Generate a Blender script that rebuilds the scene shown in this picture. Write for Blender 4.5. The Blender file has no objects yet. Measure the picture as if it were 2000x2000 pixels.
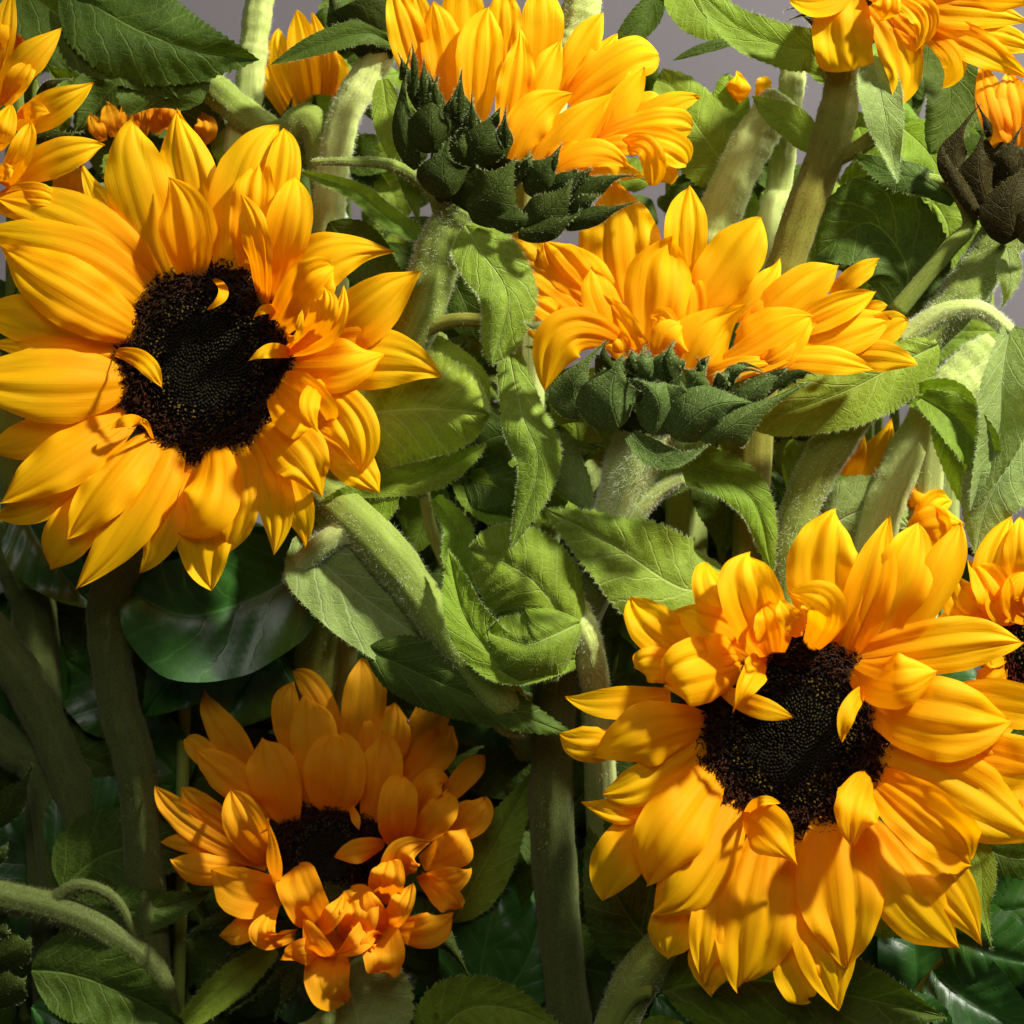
import bpy, math, random
import numpy as np
from mathutils import Vector

# ------------------------------------------------------------------ camera, light, exposure
U = 0.00025            # metres for one pixel step of the 2000 px picture, in the plane of focus
D = 6000.0             # camera distance in the same steps (1.5 m)
scene = bpy.context.scene
COL = scene.collection

cam = bpy.data.cameras.new("camera")
cam.sensor_width = 36; cam.lens = 108
cam.clip_start = 0.05; cam.clip_end = 50
cam.dof.use_dof = True; cam.dof.focus_distance = 1.495; cam.dof.aperture_fstop = 9.0
camo = bpy.data.objects.new("camera", cam); COL.objects.link(camo)
camo.location = (0, -D * U, 0); camo.rotation_euler = (math.radians(90), 0, 0)
scene.camera = camo

world = bpy.data.worlds.new("World"); scene.world = world
world.use_nodes = True
bg = world.node_tree.nodes['Background']
bg.inputs[0].default_value = (1.0, 0.97, 0.92, 1); bg.inputs[1].default_value = 0.05

def aim(o, tgt):
    o.rotation_euler = (Vector(tgt) - o.location).to_track_quat('-Z', 'Y').to_euler()

kl = bpy.data.lights.new("key_lamp", 'SPOT'); kl.energy = 560; kl.color = (1.0, 0.96, 0.87)
kl.shadow_soft_size = 0.075; kl.spot_size = math.radians(23); kl.spot_blend = 0.8
ko = bpy.data.objects.new("key_lamp", kl); COL.objects.link(ko)
ko.location = (1.31, -0.91, 1.56); aim(ko, (0.09, 0.0, 0.12))
fl = bpy.data.lights.new("fill_lamp", 'AREA'); fl.energy = 12.0; fl.shape = 'DISK'; fl.size = 0.9; fl.color = (1.0, 0.97, 0.93)
fo = bpy.data.objects.new("fill_lamp", fl); COL.objects.link(fo)
fo.location = (-0.15, -1.9, 0.95); aim(fo, (0, 0, 0.05))

bl = bpy.data.lights.new("background_lamp", 'AREA'); bl.energy = 19.0; bl.shape = 'DISK'; bl.size = 0.22; bl.color = (1.0, 0.96, 0.93)
bo = bpy.data.objects.new("background_lamp", bl); COL.objects.link(bo)
bo.location = (1.05, 0.22, 0.95); aim(bo, (-0.02, 0.55, 0.22))

vs = scene.view_settings
vs.view_transform = 'Standard'; vs.look = 'None'; vs.exposure = 0.0; vs.gamma = 1.0
scene.cycles.max_bounces = 8; scene.cycles.transparent_max_bounces = 6
scene.cycles.use_denoising = True
scene.cycles.use_adaptive_sampling = True

# ------------------------------------------------------------------ materials
def new_mat(name):
    m = bpy.data.materials.new(name); m.use_nodes = True
    nt = m.node_tree; nt.nodes.clear()
    return m, nt
def nd(nt, t, **k):
    n = nt.nodes.new(t)
    for a, v in k.items(): setattr(n, a, v)
    return n
def mth(nt, op, a, b=None, clamp=False):
    n = nd(nt, 'ShaderNodeMath', operation=op, use_clamp=clamp)
    for i, v in enumerate((a, b)):
        if v is None: continue
        if isinstance(v, (int, float)): n.inputs[i].default_value = v
        else: nt.links.new(v, n.inputs[i])
    return n.outputs[0]
def mixc(nt, f, a, b, mode='MIX'):
    n = nd(nt, 'ShaderNodeMix', data_type='RGBA', blend_type=mode)
    for i, v in ((0, f), (6, a), (7, b)):
        if isinstance(v, (int, float)): n.inputs[i].default_value = v
        elif isinstance(v, tuple): n.inputs[i].default_value = (*v, 1) if len(v) == 3 else v
        else: nt.links.new(v, n.inputs[i])
    return n.outputs[2]
def noise(nt, vec, scale, detail=3, rough=0.5):
    n = nd(nt, 'ShaderNodeTexNoise'); n.inputs['Scale'].default_value = scale
    n.inputs['Detail'].default_value = detail; n.inputs['Roughness'].default_value = rough
    nt.links.new(vec, n.inputs['Vector']); return n.outputs['Fac']
def sheet_shader(nt, col, tcol, trans, rough, bump, sheen=0.0, spec=0.3, sheen_tint=(0.85, 0.9, 0.5)):
    p = nd(nt, 'ShaderNodeBsdfPrincipled'); p.inputs['Roughness'].default_value = rough
    p.inputs['Specular IOR Level'].default_value = spec
    p.inputs['Sheen Weight'].default_value = sheen * 0.45; p.inputs['Sheen Roughness'].default_value = 0.45
    p.inputs['Sheen Tint'].default_value = (*sheen_tint, 1)
    nt.links.new(col, p.inputs['Base Color'])
    tr = nd(nt, 'ShaderNodeBsdfTranslucent'); nt.links.new(tcol, tr.inputs['Color'])
    if bump is not None:
        nt.links.new(bump, p.inputs['Normal']); nt.links.new(bump, tr.inputs['Normal'])
    mx = nd(nt, 'ShaderNodeMixShader'); mx.inputs[0].default_value = trans
    nt.links.new(p.outputs[0], mx.inputs[1]); nt.links.new(tr.outputs[0], mx.inputs[2])
    o = nd(nt, 'ShaderNodeOutputMaterial'); nt.links.new(mx.outputs[0], o.inputs[0])
def bump_of(nt, h, strength, dist):
    b = nd(nt, 'ShaderNodeBump'); b.inputs['Strength'].default_value = strength; b.inputs['Distance'].default_value = dist
    nt.links.new(h, b.inputs['Height']); return b.outputs[0]

def petal_mat(name, tip, base, tcol):
    m, nt = new_mat(name)
    uv = nd(nt, 'ShaderNodeUVMap').outputs[0]
    sep = nd(nt, 'ShaderNodeSeparateXYZ'); nt.links.new(uv, sep.inputs[0])
    oi = nd(nt, 'ShaderNodeObjectInfo')
    mp = nd(nt, 'ShaderNodeMapping'); mp.inputs['Scale'].default_value = (26, 1.6, 1); nt.links.new(uv, mp.inputs[0])
    cmb = nd(nt, 'ShaderNodeCombineXYZ'); nt.links.new(mth(nt, 'MULTIPLY', oi.outputs['Random'], 37.0), cmb.inputs[2])
    add = nd(nt, 'ShaderNodeVectorMath', operation='ADD'); nt.links.new(mp.outputs[0], add.inputs[0]); nt.links.new(cmb.outputs[0], add.inputs[1])
    st = noise(nt, add.outputs[0], 1.0, 4, 0.6)
    mp2 = nd(nt, 'ShaderNodeMapping'); mp2.inputs['Scale'].default_value = (4, 3, 1); nt.links.new(uv, mp2.inputs[0])
    add2 = nd(nt, 'ShaderNodeVectorMath', operation='ADD'); nt.links.new(mp2.outputs[0], add2.inputs[0]); nt.links.new(cmb.outputs[0], add2.inputs[1])
    bl = noise(nt, add2.outputs[0], 1.0, 3, 0.5)
    f = mth(nt, 'MULTIPLY', sep.outputs[1], 1.5, True)
    c = mixc(nt, f, base, tip)
    c = mixc(nt, mth(nt, 'MULTIPLY', mth(nt, 'SUBTRACT', st, 0.45, True), 1.2, True), c, mixc(nt, 1.0, c, (0.95, 0.78, 0.6), 'MULTIPLY'))
    c = mixc(nt, mth(nt, 'MULTIPLY', mth(nt, 'SUBTRACT', bl, 0.45, True), 1.5, True), c, mixc(nt, 1.0, c, (1.0, 0.80, 0.6), 'MULTIPLY'))
    c = mixc(nt, mth(nt, 'MULTIPLY', oi.outputs['Random'], 0.35), c, mixc(nt, 1.0, c, (0.97, 0.80, 0.8), 'MULTIPLY'))
    # tiny brownish tip
    tipm = mth(nt, 'MULTIPLY', mth(nt, 'SUBTRACT', sep.outputs[1], 0.965, True), 14.0, True)
    c = mixc(nt, tipm, c, (0.45, 0.17, 0.02))
    tc = mixc(nt, 1.0, c, tcol, 'MULTIPLY')
    b = bump_of(nt, st, 0.35, 0.0007)
    sheet_shader(nt, c, tc, 0.50, 0.6, b, sheen=0.0, spec=0.10)
    return m
M = {}
M['petal'] = petal_mat("petal_yellow", (0.96, 0.565, 0.003), (0.93, 0.375, 0.002), (1.0, 0.86, 0.35))
M['petal_o'] = petal_mat("petal_orange", (0.97, 0.47, 0.012), (0.93, 0.36, 0.010), (1.0, 0.84, 0.45))

def leaf_mat(name, col, vein, trans=0.25, rough=0.6, sheen=0.3, spec=0.16, veinamt=0.7, nv=7.0, kv=0.55, tmul=(1.3, 1.3, 0.3), fuzz=0.10, spots=True, bs=0.8, netamt=0.22):
    m, nt = new_mat(name)
    uv = nd(nt, 'ShaderNodeUVMap').outputs[0]
    tc = nd(nt, 'ShaderNodeTexCoord').outputs['Object']
    sep = nd(nt, 'ShaderNodeSeparateXYZ'); nt.links.new(uv, sep.inputs[0])
    oi = nd(nt, 'ShaderNodeObjectInfo')
    n1 = noise(nt, tc, 60, 4, 0.6); n2 = noise(nt, tc, 1500, 2, 0.7); n3 = noise(nt, tc, 260, 4, 0.6)
    u = mth(nt, 'ABSOLUTE', mth(nt, 'MULTIPLY', mth(nt, 'SUBTRACT', sep.outputs[0], 0.5), 2.0))
    t = sep.outputs[1]
    mid = mth(nt, 'SUBTRACT', 1.0, mth(nt, 'DIVIDE', u, mth(nt, 'ADD', 0.014, mth(nt, 'MULTIPLY', mth(nt, 'SUBTRACT', 1.0, t), 0.045))), True)
    ph = mth(nt, 'MULTIPLY', mth(nt, 'ADD', mth(nt, 'SUBTRACT', t, mth(nt, 'MULTIPLY', mth(nt, 'POWER', u, 0.85), kv * 0.5)), mth(nt, 'MULTIPLY', n1, 0.12)), nv)
    d = mth(nt, 'ABSOLUTE', mth(nt, 'SUBTRACT', mth(nt, 'FRACT', ph), 0.5))      # 0 at the vein
    lat = mth(nt, 'SUBTRACT', 1.0, mth(nt, 'DIVIDE', d, 0.075), True)
    # fine net of veins
    vo = nd(nt, 'ShaderNodeTexVoronoi', feature='DISTANCE_TO_EDGE'); vo.inputs['Scale'].default_value = 230; nt.links.new(tc, vo.inputs['Vector'])
    net = mth(nt, 'SUBTRACT', 1.0, mth(nt, 'DIVIDE', vo.outputs[0], 0.09), True)
    v = mth(nt, 'MAXIMUM', mid, mth(nt, 'MAXIMUM', mth(nt, 'MULTIPLY', lat, 0.6), mth(nt, 'MULTIPLY', net, netamt)))
    dark = tuple(x * 0.55 for x in col)
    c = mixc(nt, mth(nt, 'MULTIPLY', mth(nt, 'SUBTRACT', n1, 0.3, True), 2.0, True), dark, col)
    c = mixc(nt, mth(nt, 'MULTIPLY', mth(nt, 'SUBTRACT', n3, 0.5, True), 2.0, True), c, tuple(min(1, x * 1.25) for x in col))
    yl = (col[0] * 1.5, col[1] * 1.12, col[2] * 0.7)
    c = mixc(nt, mth(nt, 'MULTIPLY', oi.outputs['Random'], 0.5), c, mixc(nt, 0.6, c, yl))
    if fuzz:
        c = mixc(nt, mth(nt, 'MULTIPLY', mth(nt, 'MULTIPLY', mth(nt, 'SUBTRACT', n2, 0.5, True), 5.0, True), fuzz), c, (0.45, 0.52, 0.24))
    if spots:
        sp = mth(nt, 'MULTIPLY', mth(nt, 'SUBTRACT', noise(nt, tc, 95, 2, 0.6), 0.73, True), 14.0, True)
        c = mixc(nt, mth(nt, 'MULTIPLY', sp, 0.8), c, (0.06, 0.035, 0.015))
    c = mixc(nt, mth(nt, 'MULTIPLY', v, veinamt), c, vein)
    tcx = mixc(nt, 1.0, c, tmul, 'MULTIPLY')
    h = mth(nt, 'ADD', mth(nt, 'MULTIPLY', v, -0.8), mth(nt, 'ADD', mth(nt, 'MULTIPLY', n2, 0.35), mth(nt, 'MULTIPLY', n3, 0.6)))
    b = bump_of(nt, h, bs, 0.0008)
    sheet_shader(nt, c, tcx, trans, rough, b, sheen=sheen, spec=spec)
    return m
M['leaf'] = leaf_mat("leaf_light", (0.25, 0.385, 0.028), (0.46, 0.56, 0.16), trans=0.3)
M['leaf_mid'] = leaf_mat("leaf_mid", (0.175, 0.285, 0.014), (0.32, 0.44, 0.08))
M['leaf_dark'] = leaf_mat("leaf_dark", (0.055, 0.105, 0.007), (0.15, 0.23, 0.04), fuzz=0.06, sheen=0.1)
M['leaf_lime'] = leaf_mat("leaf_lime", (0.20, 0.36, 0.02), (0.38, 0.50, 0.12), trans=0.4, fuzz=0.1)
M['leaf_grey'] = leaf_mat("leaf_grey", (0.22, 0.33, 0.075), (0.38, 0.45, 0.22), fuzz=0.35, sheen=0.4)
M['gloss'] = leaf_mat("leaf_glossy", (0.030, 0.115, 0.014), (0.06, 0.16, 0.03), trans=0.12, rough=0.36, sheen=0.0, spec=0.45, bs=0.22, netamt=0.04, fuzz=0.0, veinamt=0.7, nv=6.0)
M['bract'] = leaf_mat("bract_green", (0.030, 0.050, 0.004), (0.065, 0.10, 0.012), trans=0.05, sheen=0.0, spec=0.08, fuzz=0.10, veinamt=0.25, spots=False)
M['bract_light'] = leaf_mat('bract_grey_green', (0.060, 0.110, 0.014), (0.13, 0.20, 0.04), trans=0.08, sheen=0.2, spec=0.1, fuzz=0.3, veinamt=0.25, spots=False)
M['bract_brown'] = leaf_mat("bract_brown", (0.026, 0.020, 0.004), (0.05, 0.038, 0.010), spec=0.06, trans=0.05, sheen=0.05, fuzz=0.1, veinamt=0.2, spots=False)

def stem_mat(name, col, col2, fuzz=0.3):
    m, nt = new_mat(name)
    tc = nd(nt, 'ShaderNodeTexCoord').outputs['Object']
    uv = nd(nt, 'ShaderNodeUVMap').outputs[0]
    mp = nd(nt, 'ShaderNodeMapping'); mp.inputs['Scale'].default_value = (22, 2.5, 1); nt.links.new(uv, mp.inputs[0])
    st = noise(nt, mp.outputs[0], 1.0, 4, 0.65)
    n0 = noise(nt, tc, 25, 4, 0.6); n2 = noise(nt, tc, 1300, 2, 0.7)
    n1 = mth(nt, 'ADD', mth(nt, 'MULTIPLY', n0, 0.45), mth(nt, 'MULTIPLY', st, 0.55))
    c = mixc(nt, mth(nt, 'MULTIPLY', mth(nt, 'SUBTRACT', n1, 0.35, True), 3.0, True), col, col2)
    c = mixc(nt, mth(nt, 'MULTIPLY', mth(nt, 'MULTIPLY', mth(nt, 'SUBTRACT', n2, 0.45, True), 5.0, True), fuzz), c, (0.50, 0.53, 0.32))
    sc = mth(nt, 'MULTIPLY', mth(nt, 'SUBTRACT', noise(nt, tc, 110, 3, 0.7), 0.68, True), 9.0, True)
    c = mixc(nt, mth(nt, 'MULTIPLY', sc, 0.55), c, (0.10, 0.06, 0.02))
    p = nd(nt, 'ShaderNodeBsdfPrincipled'); p.inputs['Roughness'].default_value = 0.7; p.inputs['Specular IOR Level'].default_value = 0.15
    p.inputs['Sheen Weight'].default_value = 0.12; p.inputs['Sheen Tint'].default_value = (0.9, 0.9, 0.6, 1)
    p.inputs['Subsurface Weight'].default_value = 0.15; p.inputs['Subsurface Radius'].default_value = (0.4, 1.0, 0.1); p.inputs['Subsurface Scale'].default_value = 0.003
    nt.links.new(c, p.inputs['Base Color'])
    nt.links.new(bump_of(nt, mth(nt, 'ADD', n2, mth(nt, 'MULTIPLY', n1, 2.0)), 0.4, 0.0005), p.inputs['Normal'])
    o = nd(nt, 'ShaderNodeOutputMaterial'); nt.links.new(p.outputs[0], o.inputs[0]); return m
M['stem'] = stem_mat("stem_green", (0.13, 0.175, 0.016), (0.21, 0.29, 0.035), 0.12)
M['stem_shaded'] = stem_mat('stem_green_shaded', (0.045, 0.06, 0.007), (0.07, 0.10, 0.013), 0.10)  # darkened copy of the stem colour: shade painted into the low stems
M['stem_pale'] = stem_mat("stem_pale", (0.27, 0.35, 0.060), (0.46, 0.53, 0.17), 0.25)
M['stem_brown'] = stem_mat("stem_olive", (0.16, 0.125, 0.010), (0.16, 0.20, 0.020), 0.06)

def simple_mat(name, col, rough=0.6, trans=0.0, attr=None, spec=0.3):
    m, nt = new_mat(name)
    if attr:
        a = nd(nt, 'ShaderNodeAttribute', attribute_name=attr); c = a.outputs['Color']
    else:
        r = nd(nt, 'ShaderNodeRGB'); r.outputs[0].default_value = (*col, 1); c = r.outputs[0]
    sheet_shader(nt, c, c, trans, rough, None, spec=spec); return m
M['hair'] = simple_mat("plant_hair", (0.72, 0.77, 0.56), 0.6, 0.45)
M['hair_g'] = simple_mat('leaf_hair', (0.50, 0.60, 0.26), 0.6, 0.45)
M['hair_o'] = simple_mat("plant_hair_olive", (0.22, 0.22, 0.07), 0.5, 0.5)
M['floret'] = simple_mat("floret", (0, 0, 0), 0.75, 0.0, attr="Col", spec=0.05)
M['disc'] = simple_mat("disc_core", (0.004, 0.0025, 0.0015), 0.8)

m, nt = new_mat("grey_paper")
tc = nd(nt, 'ShaderNodeTexCoord').outputs['Object']
c = mixc(nt, noise(nt, tc, 3, 3, 0.5), (0.36, 0.33, 0.345), (0.41, 0.38, 0.395))
p = nd(nt, 'ShaderNodeBsdfPrincipled'); p.inputs['Roughness'].default_value = 0.9; nt.links.new(c, p.inputs['Base Color'])
o = nd(nt, 'ShaderNodeOutputMaterial'); nt.links.new(p.outputs[0], o.inputs[0]); M['wall'] = m

# ------------------------------------------------------------------ geometry helpers
REG = {'f': (0, 0, 0.966), 0: (0, 0, 2.76), 1: (0, 150, 2.1467), 2: (700, 0, 2.76), 3: (1300, 0, 2.76), 4: (900, 300, 1.932),
       5: (500, 800, 2.76), 6: (1050, 950, 1.84), 7: (250, 1250, 2.415), 8: (0, 1000, 1.932), 9: (1500, 300, 2.415), 'p': (0, 0, 1)}
def W(x, y, d):
    s = (D + d) / D
    return np.array([(x - 1000) * s * U, d * U, (1000 - y) * s * U])
DZ = 0.0               # extra depth for the plants that stand further back
def RP(r, x, y, d=0.0):
    d = d + DZ
    ox, oy, k = REG[r]
    return W(ox + x / k, oy + y / k, d)

def mesh_obj(name, verts, faces, mat, parent=None, uv=None, smooth=True, off=None, col=None):
    me = bpy.data.meshes.new(name)
    verts = np.asarray(verts, float)
    if off is not None: verts = verts - np.asarray(off)
    me.from_pydata(verts.tolist(), [], faces if isinstance(faces, list) else faces.tolist())
    if smooth: me.polygons.foreach_set('use_smooth', [True] * len(me.polygons))
    if uv is not None:
        l = me.uv_layers.new(name='UVMap')
        idx = np.empty(len(me.loops), np.int32); me.loops.foreach_get('vertex_index', idx)
        l.data.foreach_set('uv', np.asarray(uv)[idx].ravel())
    if col is not None:
        a = me.color_attributes.new(name='Col', type='FLOAT_COLOR', domain='POINT')
        a.data.foreach_set('color', np.asarray(col, float).ravel())
    me.materials.append(mat)
    o = bpy.data.objects.new(name, me); COL.objects.link(o)
    if parent is not None: o.parent = parent
    return o
def nrm(v): return v / (np.linalg.norm(v, axis=-1, keepdims=True) + 1e-12)

def curve(pts, n):
    pts = np.asarray(pts, float)
    t = np.linspace(0, 1, n)[:, None]
    if len(pts) == 3:
        c = 2 * pts[1] - 0.5 * (pts[0] + pts[2])
        return (1 - t) ** 2 * pts[0] + 2 * t * (1 - t) * c + t * t * pts[2]
    if len(pts) == 2: return pts[0] * (1 - t) + pts[1] * t
    k = len(pts)
    P = np.vstack([2 * pts[0] - pts[1], pts, 2 * pts[-1] - pts[-2]])
    x = t[:, 0] * (k - 1); i = np.minimum(x.astype(int), k - 2); f = (x - i)[:, None]
    a, b, c, d = P[i], P[i + 1], P[i + 2], P[i + 3]
    return 0.5 * (2 * b + (c - a) * f + (2 * a - 5 * b + 4 * c - d) * f ** 2 + (3 * b - a - 3 * c + d) * f ** 3)

PROF = {
 'petal': ([0, .1, .28, .48, .64, .78, .90, .96, 1], [.42, .62, .88, 1, .96, .76, .42, .2, .0]),
 'point': ([0, .12, .3, .44, .58, .74, .88, .96, 1], [.5, .74, .97, 1, .88, .60, .27, .10, .0]),
 'flat': ([0, .15, .4, .65, .88, .97, 1], [.62, .85, 1, 1, .93, .86, .78]),
 'round': ([0, .1, .28, .5, .7, .86, .95, 1], [.40, .68, .94, 1, .90, .62, .30, .0]),
 'blunt': ([0, .15, .4, .65, .85, .94, 1], [.40, .72, .95, 1, .93, .70, .25]),
 'lance': ([0, .15, .4, .6, .8, .92, 1], [.36, .66, .98, .95, .62, .28, .0]),
 'leaf': ([0, .05, .18, .35, .55, .75, .9, 1], [.05, .45, .88, 1, .86, .54, .22, .0]),
 'leafround': ([0, .06, .2, .45, .7, .88, .96, 1], [.12, .5, .88, 1, .92, .62, .34, .0]),
 'strap': ([0, .1, .35, .6, .85, 1], [.35, .75, 1, .9, .5, .0]),
 'bract': ([0, .12, .3, .45, .56, .66, .78, .9, 1], [.5, .84, 1, .92, .66, .34, .14, .07, .0]),
 'sepal': ([0, .12, .3, .5, .7, .85, 1], [.5, .8, 1, .82, .4, .15, .0]),
}
def prof(name, t):
    x, y = PROF[name]
    tt = np.linspace(0, 1, 301); v = np.interp(tt, x, y)
    for _ in range(3):
        k = np.pad(v, 6, mode='reflect', reflect_type='odd'); v = np.convolve(k, np.ones(13) / 13, 'valid')
    return np.clip(np.interp(t, tt, v), 0, 1)

def sheet(pts, width, pf, nt_, ns_, rng, cup=0.0, roll=0.0, twist=0.0, ridge=0.0, wob=0.03, serr=0, quilt=0.0, face=(0, -1, 0), tipcurl=0.0, fold=0.0, edgewave=0.0, hook=0.0):
    """pts: centre line in world metres. width in px steps. Returns verts, faces, uv, grid info"""
    C = curve(pts, nt_); t = np.linspace(0, 1, nt_)
    T = nrm(np.gradient(C, axis=0))
    F = np.asarray(face, float)
    B = nrm(np.cross(T, F)); 
    # keep side direction continuous
    for i in range(1, nt_):
        if np.dot(B[i], B[i - 1]) < 0: B[i] = -B[i]
    N = nrm(np.cross(B, T)); 
    sg = np.sign(N @ F); sg[sg == 0] = 1; 
    if sg.mean() < 0: N = -N
    a = np.radians(roll + twist * (t - 0.5))[:, None]
    B2 = B * np.cos(a) + N * np.sin(a); N2 = -B * np.sin(a) + N * np.cos(a)
    w = prof(pf, t) * width * U * 0.5
    s = np.linspace(-1, 1, ns_)
    L = w[:, None] * np.ones(ns_)[None, :]
    if serr:
        st = (t * serr) % 1.0
        edge = np.clip((np.abs(s) - 0.75) / 0.25, 0, 1)[None, :]
        amp = np.interp(t, [0, .06, .15, .93, 1], [0, 0, 1, 1, 0])
        L = L + edge * ((st - 0.35) * amp * (0.07 * width * U * 0.5))[:, None] * (0.6 + 0.6 * rng.random(nt_))[:, None]
    asym = rng.uniform(-0.07, 0.07)
    X = s[None, :] * L * (1 + asym * np.sign(s)[None, :])
    S, TT = np.meshgrid(s, t)
    wd = width * U
    H = cup * wd * (np.abs(S) ** 2) * (w / w.max())[:, None]
    env = np.interp(t, [0, .15, .6, .93, 1], [.5, 1, 1, .8, .2])[:, None]
    if ridge:
        p0 = rng.uniform(-0.12, 0.12); k = rng.uniform(0.9, 1.1)
        H = H + ridge * wd * env * (np.cos((S * k + p0) * math.pi * 2.5) * 0.42 + 0.22 * np.cos((S + p0) * math.pi * 5.2 + 2 * TT)) * (w / w.max())[:, None]
        for s0 in (-0.36, 0.34):
            H = H - ridge * 1.1 * wd * np.exp(-((S - s0 - 0.5 * p0 - 0.04 * np.sin(5 * TT)) / 0.085) ** 2) * np.interp(t, [0, .2, .75, 1], [.2, .8, 1.1, .3])[:, None]
        H = H + ridge * 0.8 * wd * (TT > 0) * np.exp(-((S - p0) / 0.16) ** 2) * np.clip((TT - 0.45) * 2, 0, 1) * np.interp(t, [0, .9, 1], [1, 1, 0])[:, None]
    for _ in range(3):
        fx, fy, ph = rng.uniform(0.4, 1.6), rng.uniform(0.5, 2.2), rng.uniform(0, 6.28)
        H = H + wob * wd * np.sin(fx * S * 2.2 + fy * TT * 5 + ph) * (0.4 + 0.6 * np.abs(S)) * np.minimum(1, TT * 4)
    if edgewave:
        f = rng.uniform(4, 7); ph = rng.uniform(0, 6)
        H = H + edgewave * wd * np.abs(S) ** 2.5 * np.sin(f * TT * 6.28 * 0.5 + ph + S * 1.7) * np.minimum(1, TT * 3)
    if quilt:
        u = np.abs(S) * (w / w.max())[:, None]
        ph = (TT - np.power(u, 0.85) * 0.275) * 7.0 + 0.45
        q = np.abs(np.sin(ph * math.pi)) ** 0.6
        H = H + quilt * wd * q * np.clip(u * 4, 0, 1) - quilt * 1.2 * wd * np.exp(-(S / 0.10) ** 2)
    if fold:      # V fold along the midrib
        H = H + fold * wd * np.abs(S) * (w / w.max())[:, None]
    V = C[:, None, :] + B2[:, None, :] * X[..., None] + N2[:, None, :] * H[..., None]
    hk = np.clip((t - 0.7) / 0.3, 0, 1) ** 2 * hook * wd
    V = V + (B2 * hk[:, None])[:, None, :]
    if tipcurl:
        q = np.clip((t - 0.72) / 0.28, 0, 1) ** 2
        V = V + (N2 * (q * tipcurl * wd)[:, None])[:, None, :]
    idx = np.arange(nt_ * ns_).reshape(nt_, ns_)
    f = np.stack([idx[:-1, :-1], idx[:-1, 1:], idx[1:, 1:], idx[1:, :-1]], -1).reshape(-1, 4)
    uv = np.stack([(S * (w / w.max())[:, None]) * 0.5 + 0.5, TT], -1).reshape(-1, 2)
    return V, f, uv, (B2, N2, T)

def hair_mesh(P, Dr, ln, wd, rng, bend=0.25):
    """thin tapering two-segment blades at P along Dr"""
    n = len(P)
    if n == 0: return np.zeros((0, 3)), []
    side = nrm(np.cross(Dr, nrm(np.array([0, -1, 0]) + 0.3 * rng.standard_normal((n, 3)))))
    ln = (ln * U * rng.uniform(0.45, 1.2, n))[:, None]; wd = wd * U
    b = bend * ln * nrm(rng.standard_normal((n, 3)))
    a0 = P - side * wd / 2; a1 = P + side * wd / 2
    m = P + Dr * ln * 0.55 + b * 0.35; m0 = m - side * wd * 0.3; m1 = m + side * wd * 0.3
    e = P + Dr * ln + b
    V = np.stack([a0, a1, m0, m1, e], 1).reshape(-1, 3)
    k = (np.arange(n) * 5)[:, None]
    F = np.vstack([k + [0, 1, 3], k + [0, 3, 2], k + [2, 3, 4]])
    return V, F.tolist()

rng = np.random.default_rng(7)
def jit(a): return rng.uniform(-a, a)

def thing(name, label, cat, loc, group=None):
    o = bpy.data.objects.new(name, None); COL.objects.link(o)
    o.location = loc; o.empty_display_size = 0.02
    o['label'] = label; o['category'] = cat
    if group: o['group'] = group
    return o

def add_petal(root, reg, e, d0, ls, mat, lift=26, face=(0, -1, 0), side=False, ctr=None):
    bx, by, mx, my, tx, ty, w, lay = e[:8]
    op = e[8] if len(e) > 8 else {}
    k = REG[reg][2]
    if ctr is not None and w > 95: bx, by = bx + 0.10 * (ctr[0] - bx) , by + 0.10 * (ctr[1] - by)
    lf = op.get('lift', lift * rng.uniform(0.6, 1.4)); tp = op.get('tip', jit(14))
    if side: db = d0 - ls * lay; dm = db - lf; dt = db + tp
    else: db = d0 + 16 - ls * lay * 0.35; dm = d0 - lf - ls * lay; dt = d0 - ls * lay * 1.05 + tp
    pts = [RP(reg, bx, by, db), RP(reg, mx, my, dm), RP(reg, tx, ty, dt)]
    wpx = w / k * 1.04
    small = wpx < 45
    V, f, uv, _ = sheet(pts, wpx, op.get('pf', rng.choice(['petal', 'point', 'petal', 'lance' if wpx > 60 else 'petal'])), 34 if not small else 18, 25 if not small else 11, rng,
                        cup=0.5 * op.get('cup', rng.choice([-0.20, -0.14, -0.08, 0.10, 0.16])), roll=op.get('roll', jit(12)), twist=op.get('tw', jit(22)),
                        ridge=0.72 * op.get('ridge', 0.038 * rng.uniform(.4, 1.5)), wob=op.get('wob', 0.03), tipcurl=op.get('curl', jit(0.10)),
                        edgewave=op.get('ew', rng.choice([0.015, 0.03, 0.05])), face=op.get('face', face), fold=op.get('fold', 0), hook=op.get('hook', jit(0.12)))
    return mesh_obj('petal', V.reshape(-1, 3), f, mat, root, uv, off=root.location)

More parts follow.
